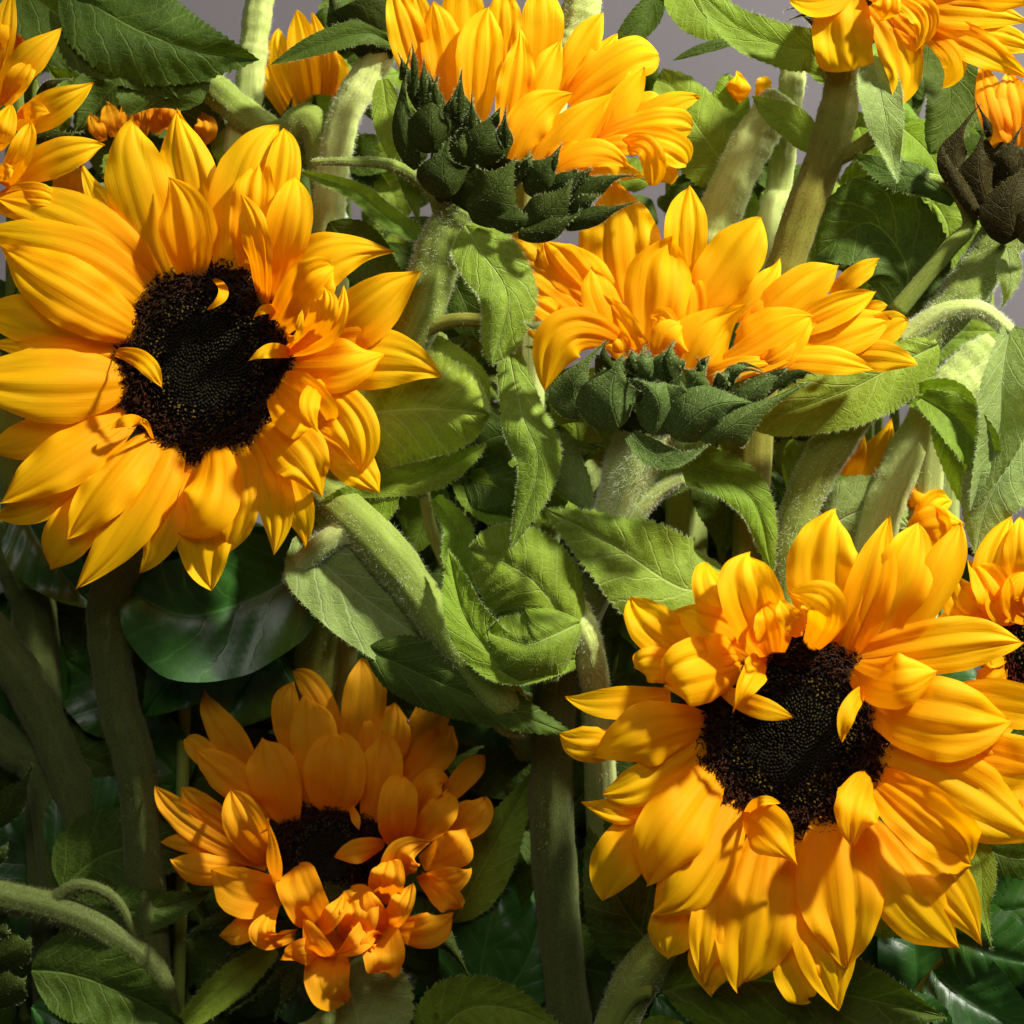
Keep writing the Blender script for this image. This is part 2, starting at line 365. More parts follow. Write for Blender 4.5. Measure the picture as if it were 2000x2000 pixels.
def add_leaf(root, reg, pts, w, mat='leaf', pf='leaf', name='leaf', hairs=0, serr=None, quilt=0.018, cup=None, roll=0.0, tw=None, fold=0.0, curl=0.0, hair_len=7, wob=0.035, ew=0.03, hmat='hair', surf=0, label=None, face=(0, -1, 0), res=None):
    k = REG[reg][2]
    P = [RP(reg, *q) for q in pts]
    wpx = w / k
    ln = sum(np.linalg.norm(P[i + 1] - P[i]) for i in range(len(P) - 1)) / U
    if serr is None: serr = int(ln / 13)
    nt_ = res or (max(40, min(160, serr * 4)) if serr else 40)
    ns_ = 19 if wpx > 60 else 11
    V, f, uv, (B, N, T) = sheet(P, wpx, pf, nt_, ns_, rng, cup=jit(0.15) if cup is None else cup, roll=roll, twist=jit(20) if tw is None else tw,
                     ridge=0, wob=wob, serr=serr, quilt=quilt, fold=fold, tipcurl=curl, edgewave=ew, face=face)
    o = mesh_obj(name, V.reshape(-1, 3), f, M[mat], root, uv, off=root.location)
    if label: o['label'] = label
    if hairs:
        n = int(hairs * 1.1); surf = int(surf * 1.0)
        if name in ('leaf', 'bract') and hmat == 'hair': hmat = 'hair_g'
        if name == 'bract': n = int(n * .7); surf = int(surf * .45)
        i = rng.integers(1, nt_ - 1, n); sd = rng.integers(0, 2, n)
        j = np.where(sd == 1, ns_ - 1, 0); sgn = np.where(sd == 1, 1.0, -1.0)[:, None]
        fr = rng.random(n)[:, None]
        Pp = V[i, j] * (1 - fr) + V[np.minimum(i + 1, nt_ - 1), j] * fr
        Dr = nrm(B[i] * sgn + 0.45 * rng.standard_normal((n, 3)) + 0.3 * T[i])
        V1, F1 = hair_mesh(Pp, Dr, hair_len, 0.55, rng)
        if surf:
            i = rng.integers(1, nt_ - 1, surf); j = rng.integers(1, ns_ - 1, surf)
            mid = rng.random(surf) < 0.25
            j = np.where(mid, ns_ // 2, j)
            Pp = V[i, j] + 0.4 * (V[i, np.minimum(j + 1, ns_ - 1)] - V[i, j]) * rng.random((surf, 1)) + (V[np.minimum(i + 1, nt_ - 1), j] - V[i, j]) * rng.random((surf, 1))
            Nn = np.where((N[i] @ np.array([0, -1, 0]))[:, None] < 0, -N[i], N[i])
            Dr = nrm(Nn * 0.6 + 0.9 * rng.standard_normal((surf, 3)))
            V2, F2 = hair_mesh(Pp, Dr, hair_len * 0.75, 0.38, rng)
            F1 = F1 + (np.array(F2) + len(V1)).tolist(); V1 = np.vstack([V1, V2])
        h = mesh_obj('leaf_hairs', V1, F1, M[hmat], o, smooth=False, off=root.location); h['kind'] = 'stuff'
    return o

def add_bract(root, reg, e, d0, ls, mat='bract', hairs=110, hmat='hair', surf=110):
    bx, by, mx, my, tx, ty, w, lay = e[:8]
    op = e[8] if len(e) > 8 else {}
    pts = [(bx, by, d0 - ls * lay + op.get('bd', 14)), (mx, my, d0 - ls * lay - op.get('lift', 22)), (tx, ty, d0 - ls * lay + op.get('td', -8))]
    return add_leaf(root, reg, pts, w * 1.18, mat, op.get('pf', 'bract'), 'bract', hairs=hairs, serr=0, quilt=0.0, cup=op.get('cup', -0.16), tw=jit(30), fold=-0.10, roll=op.get('roll', 0),
                    hair_len=6, wob=0.02, ew=0.015, hmat=hmat, surf=surf, curl=op.get('curl', 0), res=34)

def add_stem(root, reg, pts, w, mat='stem', hairs=2500, name='stem', hl=9, w2=None, hmat='hair', ribs=7):
    if mat == 'stem_shaded': hmat = 'hair_o'
    k = REG[reg][2]
    P = [RP(reg, *q) for q in pts]
    ln = sum(np.linalg.norm(P[i + 1] - P[i]) for i in range(len(P) - 1)) / U
    n = int(max(16, min(90, ln / 9)))
    C = curve(P, n); T = nrm(np.gradient(C, axis=0)); t = np.linspace(0, 1, n)
    r0 = w / k * U * 0.5; r1 = (w2 or w) / k * U * 0.5
    R = (r0 * (1 - t) + r1 * t) * (1 + 0.035 * np.sin(t * ln / 55 + jit(3)) + 0.02 * np.sin(t * ln / 21 + jit(3)))
    ax = np.array([0, -1.0, 0]); B = nrm(np.cross(T, ax + 0.01)); Nn = nrm(np.cross(B, T))
    m = 28; a = np.linspace(0, 2 * math.pi, m, endpoint=False); ph = jit(3)
    rr = R[:, None] * (1 + 0.045 * np.cos(ribs * a[None, :] + ph + 0.6 * np.sin(t * ln / 120)[:, None]) * 1.0 + 0.02 * np.cos(13 * a + 2 * ph)[None, :] + 0.012 * rng.standard_normal((n, m)))
    V = C[:, None, :] + B[:, None, :] * (rr * np.cos(a))[..., None] + Nn[:, None, :] * (rr * np.sin(a))[..., None]
    idx = np.arange(n * m).reshape(n, m); nx = np.roll(idx, -1, 1)
    f = np.stack([idx[:-1], nx[:-1], nx[1:], idx[1:]], -1).reshape(-1, 4).tolist()
    f.append(idx[0].tolist()[::-1]); f.append(idx[-1].tolist())
    uvs = np.stack([np.abs(np.linspace(-1, 1, m))[None, :] * np.ones((n, 1)), (t * ln / 400)[:, None] * np.ones((1, m))], -1).reshape(-1, 2)
    o = mesh_obj(name, V.reshape(-1, 3), f, M[mat], root, uvs, off=root.location)
    if hairs:
        hairs = int(hairs * 1.8)
        i = rng.integers(0, n - 1, hairs); aa = rng.uniform(0, 2 * math.pi, hairs); fr = rng.random((hairs, 1))
        dr = B[i] * np.cos(aa)[:, None] + Nn[i] * np.sin(aa)[:, None]
        Pp = C[i] * (1 - fr) + C[i + 1] * fr + dr * (R[i] * 0.98)[:, None]
        Dr = nrm(dr + 0.55 * rng.standard_normal((hairs, 3)))
        V1, F1 = hair_mesh(Pp, Dr, hl, 0.6, rng, 0.4)
        h = mesh_obj('stem_hairs', V1, F1, M[hmat], o, smooth=False, off=root.location); h['kind'] = 'stuff'
    return o

def add_disc(root, reg, cx, cy, rx, ry, d0, n=1500, face=(0, -1, 0), dome=26, vs=0.0, warm=1.0):
    """dark disc: a low dome packed with florets in a golden-angle spiral"""
    k = REG[reg][2]; rx, ry = rx / k * 1.05, ry / k * 1.05
    c = RP(reg, cx, cy, d0)
    F = nrm(np.array(face, float)); X = nrm(np.cross(F, [0, 0, 1.0])) * -1; Z = nrm(np.cross(F, X)); 
    if Z[2] < 0: Z = -Z
    if X[0] < 0: X = -X
    def surf(r, a):
        h = dome * (1 - r ** 2) - 14 * np.exp(-(r / 0.28) ** 2) - 16 * np.clip(r - 0.85, 0, 1) * 4
        return c + (X * (r * rx * np.cos(a))[..., None] + Z * (r * ry * np.sin(a))[..., None] + F * h[..., None]) * U
    m, q = 40, 12
    a = np.linspace(0, 2 * math.pi, m, endpoint=False); r = np.linspace(0.02, 1.0, q)
    RR, AA = np.meshgrid(r, a, indexing='ij'); V = surf(RR, AA).reshape(-1, 3)
    idx = np.arange(q * m).reshape(q, m); nx = np.roll(idx, -1, 1)
    f = np.stack([idx[:-1], nx[:-1], nx[1:], idx[1:]], -1).reshape(-1, 4).tolist() + [idx[0].tolist()]
    disc = mesh_obj('disc', V, f, M['disc'], root, off=root.location)
    Vs, Fs, Cs = [], [], []; off = 0
    for i in range(n):
        rr = math.sqrt((i + 0.5) / n) ; an = i * 2.399963
        p = surf(np.array([rr * 0.99]), np.array([an]))[0]
        rad = nrm(X * math.cos(an) * rx + Z * math.sin(an) * ry)
        sp = 1.75 * math.sqrt(rx * ry / n) * U
        jr = rng.standard_normal(3)
        if rr < 0.45:
            up = nrm(F - rad * 0.30 + 0.10 * jr); h = sp * (1.2 + 0.5 * rng.random()); w0, w1, w2 = sp * .42, sp * .34, sp * .05
            g = rng.uniform(0.6, 1.3); ca = (0.006 * g, 0.005 * g, 0.003 * g); cb = (0.020 * g, 0.018 * g, 0.006 * g)
        elif rr < 0.68:
            up = nrm(F + 0.22 * jr); h = sp * (1.4 + 0.8 * rng.random()); w0, w1, w2 = sp * .36, sp * .38, sp * .12
            g = rng.uniform(0.5, 1.2); ca = (0.012, 0.007, 0.003)
            cb = (0.075 * g, 0.052 * g, 0.006 * g) if rng.random() < 0.5 * math.exp(-((rr - 0.56) / 0.09) ** 2) + 0.08 else (0.010 * g, 0.005 * g, 0.002 * g)
        else:
            up = nrm(F + rad * (0.25 + 1.6 * max(0, rr - 0.82)) + 0.42 * jr); h = sp * (1.9 + 1.5 * rng.random()); w0, w1, w2 = sp * .24, sp * .36, sp * .10
            g = rng.uniform(0.5, 1.3); ca = (0.012, 0.004, 0.003); cb = (0.036 * g * warm, 0.014 * g, 0.006 * g)
            if rng.random() < 0.04: cb = (0.05 * g, 0.022 * g, 0.005)
        t1 = nrm(np.cross(up, rad + 0.01)); t2 = np.cross(up, t1)
        ring = [(math.cos(b), math.sin(b)) for b in (0.3, 1.56, 2.8, 4.1, 5.3)]
        bend = rng.standard_normal(3) * h * 0.12
        for (hh, ww) in ((0, w0), (h * 0.62, w1), (h, w2)):
            for (cx_, sx_) in ring: Vs.append(p + up * hh + (t1 * cx_ + t2 * sx_) * ww + bend * (hh / h))
            Cs += [(*(ca if hh == 0 else cb), 1)] * 5
        for l in (0, 5):
            for j in range(5): Fs.append([off + l + j, off + l + (j + 1) % 5, off + l + 5 + (j + 1) % 5, off + l + 5 + j])
        Fs.append([off + 10 + j for j in range(5)]); off += 15
        if rr > 0.68 and rng.random() < 0.8:      # two curled stigma arms on the open florets
            tip = p + up * h * 0.9
            for sgn in (-1, 1):
                dd = nrm(t1 * sgn + 0.5 * rng.standard_normal(3)); ar = h * rng.uniform(.35, .75); wq = sp * .13
                q1 = tip + dd * ar * .6 + up * ar * .35; q2 = tip + dd * ar * .9 - up * ar * .1
                for (pp, wv) in ((tip, wq), (q1, wq), (q2, wq * .4)): Vs += [pp - t2 * wv, pp + t2 * wv]
                Cs += [(*cb, 1)] * 6
                Fs += [[off, off + 1, off + 3, off + 2], [off + 2, off + 3, off + 5, off + 4]]; off += 6
    o = mesh_obj('florets', np.array(Vs), Fs, M['floret'], disc, smooth=True, off=root.location, col=np.array(Cs)); o['kind'] = 'stuff'
    return disc

def add_receptacle(root, reg, a, b, wa, wb, mat='bract'):
    """swollen green base behind a flower head, from stem end a to rim b"""
    k = REG[reg][2]; A = RP(reg, *a); Bp = RP(reg, *b); n, m = 14, 28
    t = np.linspace(0, 1, n); T = nrm(Bp - A); X = nrm(np.cross(T, [0, -1, 0.01])); Y = nrm(np.cross(X, T))
    R = (wa + (wb - wa) * np.sin(t * math.pi / 2) ** 0.8) / k * U / 2
    an = np.linspace(0, 2 * math.pi, m, endpoint=False)
    C = A + (Bp - A) * t[:, None]
    V = C[:, None, :] + X * (R[:, None] * np.cos(an))[..., None] + Y * (R[:, None] * np.sin(an))[..., None]
    idx = np.arange(n * m).reshape(n, m); nx = np.roll(idx, -1, 1)
    f = np.stack([idx[:-1], nx[:-1], nx[1:], idx[1:]], -1).reshape(-1, 4).tolist() + [idx[-1].tolist(), idx[0].tolist()[::-1]]
    return mesh_obj('receptacle', V.reshape(-1, 3), f, M[mat], root, off=root.location)

# ------------------------------------------------------------------ the setting
def plane(name, pts, mat):
    o = mesh_obj(name, pts, [list(range(len(pts)))], mat, smooth=False); o['kind'] = 'structure'; return o
wy = 0.62
plane('backdrop_wall', [(-3, wy, -2), (3, wy, -2), (3, wy, 2.5), (-3, wy, 2.5)], M['wall'])
G = 'sunflower stems of the bunch'
# ================================================================== sunflower 1: big open flower, upper left
F1 = thing('sunflower', 'large open sunflower at upper left, long petals cut off by the left edge', 'sunflower', RP('f', 240, 1950, 150), G)
d0 = 0
add_stem(F1, 'f', [(385, 700, 60), (330, 900, 120), (215, 1100, 200), (205, 1200, 240), (225, 1340, 280), (262, 1500, 320), (290, 1960, 400)], 82, 'stem_shaded', 2500, hmat='hair_o')
add_receptacle(F1, 1, (860, 1180, 90), (868, 1190, 14), 200, 640)
T1 = [
 (640,880, 470,620, 335,360, 150,1), (860,780, 785,400, 730,145, 255,1.5,{'cup':-.2,'roll':0}), (720,870, 590,480, 530,185, 285,3,{'cup':-.18,'roll':0}),
 (960,800, 1020,450, 1150,180, 250,2), (1080,850, 1170,450, 1200,205, 150,3,{'ridge':.06}), (1060,770, 1060,540, 1090,335, 180,4,{'lift':45}),
 (800,820, 775,620, 740,425, 240,5,{'cup':-.15,'lift':35}), (1150,940, 1205,650, 1250,412, 190,5,{'lift':55,'cup':.12,'tip':-30}), (1125,940, 1075,690, 1005,495, 130,7,{'lift':70,'tip':-50,'roll':25,'ridge':.07}),
 (1190,980, 1340,775, 1650,733, 250,3.5,{'lift':40,'cup':-.1,'pf':'point','hook':0}), (1190,1050, 1290,880, 1415,812, 200,6,{'lift':75,'tip':-50,'cup':.15,'ridge':.07}),
 (1250,1140, 1385,1040, 1440,870, 110,7,{'lift':85,'tip':-60,'ridge':.08}), (1225,1150, 1340,1000, 1365,880, 130,8,{'lift':95,'tip':-80,'cup':-.25,'ridge':.08,'roll':20}), (1215,1080,1240,1080,1262,978, 60,8.5,{'lift':95,'tip':-85,'roll':40}),
 (1350,1150, 1560,960, 1745,798, 240,2.5,{'lift':30,'pf':'point','hook':.1}), (1280,1220, 1600,1175, 1860,1262, 260,2,{'lift':30,'tip':-25,'cup':-.1,'pf':'point','hook':0}), (1240,1220, 1430,1210, 1622,1160, 230,4,{'lift':45,'cup':-.22}),
 (1190,1300, 1270,1390, 1350,1470, 250,5.5,{'lift':60,'cup':.2,'pf':'round'}), (1395,1275, 1305,1350, 1330,1490, 85,8,{'lift':90,'tip':-70,'cup':-.35}),
 (1340,1290, 1470,1440, 1510,1670, 200,4.5,{'lift':45,'cup':-.2,'ridge':.06}), (1330,1500, 1480,1620, 1582,1745, 170,2.5),
 (1120,1480, 1260,1590, 1350,1775, 240,6,{'lift':55,'cup':-.25}), (1190,1640, 1250,1800, 1278,1970, 150,2.5), (1050,1540, 1150,1740, 1140,2000, 170,4.5,{'ridge':.06}),
 (1000,1560, 1015,1780, 940,2010, 135,4), (900,1580, 880,1770, 755,1930, 230,6.5,{'lift':45,'cup':-.3,'roll':-8}), (860,1640, 850,1900, 868,2150, 230,2.5,{'ridge':.06}),
 (720,1560, 600,1790, 335,2158, 210,4.5,{'cup':-.25}), (760,1650, 680,1900, 600,2085, 160,3), (620,1530, 470,1700, 278,1925, 215,6,{'cup':-.25}),
 (480,1750, 310,1900, 200,2066, 200,2), (515,1450, 270,1600, -5,1775, 235,6.5,{'cup':-.25}), (350,1680, 160,1790, -40,1850, 160,2),
 (480,1400, 200,1490, -60,1560, 180,1), (500,1280, 230,1280, -190,1260, 330,6.5,{'cup':-.2,'ridge':.035,'roll':0}), (545,1060, 300,920, -10,730, 275,7.5,{'cup':-.25,'roll':0,'ridge':.03,'pf':'petal'}),
 (500,1130, 220,1050, -110,960, 230,3), (610,930, 330,740, -90,670, 230,4,{'roll':-6,'ridge':.02}), (640,880, 370,640, -10,500, 230,2.5), (500,1180, 260,1140, -40,1120, 120,1.2),
 (895,848, 935,905, 870,978, 45,9,{'lift':15,'tip':-10,'roll':30}), (1175,975, 1110,975, 1065,1012, 42,9,{'lift':15}), (1225,1165, 1130,1150, 1043,1196, 62,9.5,{'lift':25,'tip':-25,'roll':0}),
 (483,1155, 600,1190, 677,1307, 80,9.5,{'lift':30,'tip':-25,'roll':15,'ridge':.06}), (610,1455, 540,1440, 470,1478, 48,9,{'lift':25}),
 (640,1520,610,1455,590,1450, 30,9),
]
for e in T1: add_petal(F1, 1, e, d0, 8.5, M['petal'], ctr=(866,1195))
add_disc(F1, 1, 866, 1195, 372, 408, 0, 2500, dome=20)
add_leaf(F1, 'f', [(600,800,60),(700,780,35),(800,772,10),(925,780,-12)], 225, 'leaf', 'leafround', hairs=900, surf=1500, quilt=.03, cup=-.14, hair_len=6, ew=.03)
add_leaf(F1, 'f', [(740,905,70),(680,960,60),(590,968,75)], 100, 'leaf_lime', 'leafround', hairs=200)
add_leaf(F1, 'f', [(640,925,90),(780,905,60),(850,880,50),(918,838,50)], 62, 'leaf_mid', 'strap', hairs=300, fold=.3)
add_leaf(F1, 'f', [(205,290,90),(225,350,80),(260,430,70)], 40, 'leaf_mid', 'sepal', name='bract', hairs=80, serr=0)

# ================================================================== sunflower 2: big open flower, lower right
F2 = thing('sunflower', 'large open sunflower at lower right with petals curling over its dark disc', 'sunflower', RP('f', 1150, 2000, 120), G)
d0 = -60
add_stem(F2, 'f', [(1490, 1400, 0), (1420, 1600, 70), (1250, 1790, 110), (1190, 1870, 130), (1140, 2000, 150)], 84, 'stem', 2500)
add_receptacle(F2, 6, (910, 900, 30), (912, 890, -46), 180, 560)
T2 = [
 (1250,590, 1425,350, 1512,130, 150,2), (1160,600, 1300,340, 1375,145, 205,3,{'ridge':.05}), (1120,570, 1200,330, 1248,106, 175,4,{'ridge':.05}), (1080,555, 1030,300, 1078,70, 260,5,{'cup':-.2,'roll':0,'ridge':.05}),
 (1140,600, 1450,575, 1750,545, 195,3.5,{'cup':-.2,'roll':0}), (1500,740, 1700,780, 1900,850, 170,2), (1200,740, 1430,830, 1712,866, 290,5,{'cup':-.18,'roll':0,'lift':45}),
 (1155,615, 1280,700, 1425,655, 195,7,{'lift':70,'cup':-.3,'tip':-30,'pf':'round'}), (1450,960, 1650,1000, 1860,1040, 190,2), (1400,900, 1600,960, 1880,940, 150,1.5),
 (1240,990, 1520,1110, 1790,1290, 290,4.5,{'cup':-.15,'roll':0}), (1240,1070, 1420,1220, 1580,1360, 230,6.5,{'lift':60,'cup':.22,'ridge':.06}),
 (1230,1060, 1160,1150, 1125,1302, 165,9,{'lift':85,'cup':-.3,'tip':-50}), (1170,1110, 1120,1095, 1078,1085, 34,9,{'lift':40}), (1300,1230, 1480,1440, 1592,1636, 200,4,{'ridge':.06}),
 (1200,1230, 1330,1480, 1515,1655, 225,5,{'ridge':.05,'cup':-.2}), (950,1250, 1030,1650, 1080,1862, 235,3.5), (900,1500, 925,1730, 970,1865, 165,2.5),
 (1085,1215, 1095,1500, 1125,1747, 300,6.5,{'cup':-.15,'roll':0,'ridge':.05}), (845,1230, 790,1560, 748,1820, 270,6.5,{'cup':-.18,'roll':0,'ridge':.05}),
 (720,1190, 840,1250, 925,1360, 170,9,{'lift':60,'cup':-.2,'tip':-35}), (745,1180, 800,1132, 875,1140, 34,9.5,{'lift':30,'roll':20}), (670,1350, 620,1600, 605,1765, 150,5,{'ridge':.06}),
 (650,1600, 630,1720, 610,1812, 170,2.5), (700,1130, 590,1380, 428,1540, 235,6,{'cup':-.25}), (540,1480, 490,1590, 472,1690, 180,2), (615,1030, 490,1220, 365,1420, 245,8,{'cup':-.28,'lift':45}),
 (420,1190, 310,1320, 225,1470, 190,3,{'pf':'round'}), (590,910, 410,1060, 234,1105, 150,5), (400,1150, 280,1165, 162,1125, 95,3), (580,850, 400,900, 212,978, 225,7,{'cup':-.3,'lift':45}),
 (300,930, 180,930, 75,895, 130,4), (430,740, 260,780, 98,762, 115,4), (720,610, 570,670, 440,705, 235,9,{'lift':75,'cup':-.3,'tip':-50,'pf':'round'}), (520,650, 420,640, 343,655, 125,4,{'pf':'round'}),
 (800,588, 765,690, 705,808, 100,11,{'lift':75,'tip':-60,'cup':.2,'roll':15}), (660,730, 780,790, 922,826, 78,10,{'lift':35,'tip':-20,'roll':0}), (1192,722, 1125,800, 1090,925, 66,10,{'lift':40,'tip':-20,'roll':10}),
 (560,610, 420,510, 340,405, 170,3.5,{'cup':.2}), (780,570, 620,500, 458,440, 155,5,{'lift':50}), (770,560, 640,400, 625,275, 150,5.5,{'lift':50,'pf':'round'}),
 (840,585, 765,400, 735,250, 215,8,{'lift':80,'tip':-40,'cup':.32,'pf':'round','ridge':.05}), (850,570, 840,490, 800,420, 130,9,{'lift':80,'cup':.2}),
 (980,550, 1030,440, 900,388, 150,10,{'lift':100,'cup':-.35,'tip':-80,'roll':15}), (960,515, 915,480, 868,405, 85,11.5,{'lift':100,'tip':-90,'cup':.2}), (720,560,650,590,560,560,110,6,{'lift':50}),
]
for e in T2: add_petal(F2, 6, e, d0, 8.5, M['petal'], ctr=(912,893))
add_disc(F2, 6, 912, 893, 345, 352, d0, 2500, dome=22)
add_leaf(F2, 6, [(1500,1200,60),(1590,1350,20),(1600,1500,0),(1635,1675,-10)], 120, 'leaf_mid', 'sepal', name='bract', hairs=260, serr=0)
add_leaf(F2, 6, [(1150,1500,60),(1230,1560,40),(1330,1545,30)], 90, 'leaf_mid', 'sepal', name='bract', hairs=120, serr=0)

DZ = 230
# ================================================================== sunflower 3: half-open shaded flower, lower left
F3 = thing('sunflower', 'smaller orange sunflower in shade at lower left, inner petals cupped around its disc', 'sunflower', RP('f', 690, 2000, 200), G)
d0 = 70
add_stem(F3, 'f', [(640, 1680, 150), (650, 1850, 190), (660, 2010, 220)], 70, 'stem', 800)
add_receptacle(F3, 7, (950, 1100, 150), (950, 1040, 82), 160, 520)
T3 = [
 (1000,440, 890,260, 775,133, 130,1), (1060,500, 1120,290, 1107,83, 212,1.5,{'cup':.15,'roll':0}), (750,520, 740,340, 775,185, 135,2), (1310,600, 1420,400, 1460,230, 180,1), (580,620, 440,420, 343,240, 165,2),
 (1180,660, 1215,460, 1280,290, 250,3,{'roll':0}), (1330,660, 1450,520, 1530,420, 200,3,{'roll':0}), (1520,760, 1600,630, 1686,537, 120,2.5), (480,650, 360,530, 270,452, 120,2.5), (850,780, 870,480, 845,248, 230,3.5,{'roll':0}),
 (1160,840, 1200,620, 1190,435, 205,4.5,{'roll':0}), (1540,900, 1640,830, 1700,738, 180,3), (740,840, 690,640, 640,460, 245,6,{'roll':0}), (700,810, 480,650, 308,508, 190,4.5), (500,900, 360,790, 250,695, 145,5),
 (630,1070, 320,870, 116,690, 160,4), (430,1005, 290,960, 148,948, 90,3), (510,1090, 360,1085, 200,1030, 160,4), (975,785, 980,610, 990,428, 300,6.5,{'pf':'round','roll':0,'cup':.15,'lift':30}),
 (640,1050, 570,880, 490,710, 215,8,{'lift':55,'cup':.25}), (695,1210, 690,1000, 650,838, 90,10,{'lift':75,'roll':40}), (690,1210, 560,1190, 403,1100, 240,8,{'lift':55,'cup':.2}), (650,1290, 540,1370, 428,1385, 125,6,{'lift':40}),
 (1310,960, 1265,790, 1300,625, 190,7,{'lift':60,'cup':.25,'pf':'round'}), (1390,810, 1420,690, 1505,670, 140,5,{'lift':50,'cup':.2}), (1390,940, 1460,830, 1525,718, 160,6,{'lift':50}), (1430,1060, 1540,990, 1602,898, 190,5,{'lift':40}),
 (1240,963, 1100,990, 966,1022, 118,9,{'lift':40,'tip':-20,'roll':0,'cup':-.2}), (1040,778, 1068,830, 1088,897, 46,9,{'lift':15}), (1360,1120, 1300,1020, 1418,948, 185,8,{'lift':75,'cup':.25}),
 (1420,1160, 1530,1130, 1612,1075, 140,6,{'lift':40}), (1430,1130, 1500,1210, 1578,1262, 140,7,{'lift':50,'cup':.2}), (1210,1260, 1220,1130, 1240,1022, 175,10,{'lift':85,'cup':.2}),
 (1240,1390, 1160,1260, 1113,1148, 90,9.5,{'lift':85}), (1240,1400, 1285,1260, 1330,1140, 120,11,{'lift':90,'roll':20}), (1250,1420, 1400,1370, 1538,1305, 170,9.5,{'lift':80,'cup':-.2}),
 (1210,1390, 1200,1480, 1207,1592, 200,10,{'lift':80,'cup':.28,'pf':'round'}), (1190,1380,1140,1420,1120,1500,90,10.5,{'lift':90,'roll':40}), (900,1390, 830,1230, 780,1085, 210,9,{'lift':85,'cup':.2,'pf':'blunt'}),
 (1010,1460, 1090,1310, 1050,1180, 180,9,{'lift':85,'cup':.25,'pf':'blunt'}), (1180,1340, 1090,1420, 980,1480, 120,11,{'lift':95,'cup':.25}), (870,1400, 960,1310, 1030,1180, 110,10,{'lift':85,'roll':30}),
 (770,1430, 640,1390, 700,1258, 130,10,{'lift':90,'cup':.3,'roll':10}), (965,1540, 850,1470, 708,1500, 130,11,{'lift':95,'cup':-.2}), (950,1560, 880,1450, 815,1320, 150,11.5,{'lift':100,'roll':25}),
 (1000,1430, 940,1600, 1030,1712, 215,9,{'lift':70,'cup':.25,'pf':'round'}),
]
for e in T3: add_petal(F3, 7, e, d0, 8.5, M['petal_o'], ctr=(950,1010))
add_disc(F3, 7, 950, 1010, 275, 262, d0, 1700, dome=12)
for e in [(800,1400,740,1560,450,1775,90,1),(760,1380,640,1390,365,1570,70,1),(700,1300,400,1330,240,1470,60,0),(830,1480,760,1640,690,1810,80,2),(1300,1380,1480,1400,1640,1670,130,2,{'lift':40}),(1200,1480,1260,1600,1240,1675,60,3),(1080,1560,1100,1640,1115,1720,50,2)]:
    add_bract(F3, 7, e, d0 + 60, 10, 'bract', surf=60)
add_leaf(F3, 'f', [(855,1740,140),(930,1600,110),(1012,1447,100)], 110, 'leaf_mid', 'leaf', hairs=150)
add_leaf(F3, 'f', [(520,1790,130),(430,1860,120),(300,1975,120)], 70, 'leaf_mid', 'lance', hairs=200)
add_leaf(F3, 'f', [(640,1850,110),(670,1900,60),(680,2000,40)], 230, 'leaf_grey', 'leafround', hairs=300, surf=400)
add_leaf(F3, 'f', [(820,1990,110),(900,1900,70),(1070,1950,60)], 150, 'leaf_mid', 'leaf', hairs=300, quilt=.03)

DZ = 0
# ================================================================== sunflower 4: top centre, seen from behind and below
F4 = thing('sunflower', 'sunflower seen from behind at top centre, dark pointed bracts under bright upright petals', 'sunflower', RP('f', 700, 1960, 200), G)
d0 = 30
add_stem(F4, 'f', [(880, 395, 30), (835, 470, 45), (790, 590, 60), (735, 720, 110), (690, 900, 150), (600, 1200, 330), (560, 1960, 700)], 100, 'stem', 5500, w2=80, hmat='hair')
T4 = [
 (560,500, 560,150, 560,-160, 260,0), (950,450, 985,150, 980,-90, 230,0), (800,400, 790,100, 800,-60, 180,1), (1050,520, 1200,260, 1322,66, 165,0), (1100,530, 1270,330, 1392,176, 120,.5), (1130,560, 1400,350, 1612,275, 235,1,{'pf':'blunt'}),
 (350,520, 250,150, 170,-120, 210,2), (440,560, 330,200, 300,-90, 200,2.5), (490,600, 455,250, 405,0, 225,3.5,{'roll':0}), (640,660, 660,300, 690,60, 245,4,{'roll':0,'curl':.15}), (790,700, 850,420, 885,140, 200,5),
 (830,760, 990,420, 1083,210, 200,4.5), (1250,850, 1420,560, 1545,380, 165,3), (1280,820,1370,600,1475,370,130,2.5), (820,860, 930,640, 1120,495, 225,7,{'curl':.3,'cup':-.2}), (960,890, 1160,690, 1375,490, 215,6,{'cup':-.2}),
 (1400,660, 1530,560, 1640,515, 110,2), (1380,720, 1640,580, 1836,522, 135,3), (1300,760, 1580,680, 1790,700, 190,4,{'pf':'blunt'}), (1330,790, 1600,770, 1785,880, 180,5,{'pf':'blunt'}),
 (1280,800, 1430,780, 1540,830, 110,7), (1420,790, 1560,800, 1590,1000, 130,7.5,{'pf':'blunt'}), (1040,930, 1250,820, 1460,900, 150,8), (1100,960, 1300,910, 1540,960, 130,6.5), (1540,900, 1650,930, 1690,995, 120,3.5), (1000,900,1120,830,1250,790,120,6.5),
]
for e in T4: add_petal(F4, 2, e, d0, 15, M['petal'], side=True, lift=20)
add_receptacle(F4, 2, (500, 1130, 40), (700, 760, 40), 230, 560, 'bract')
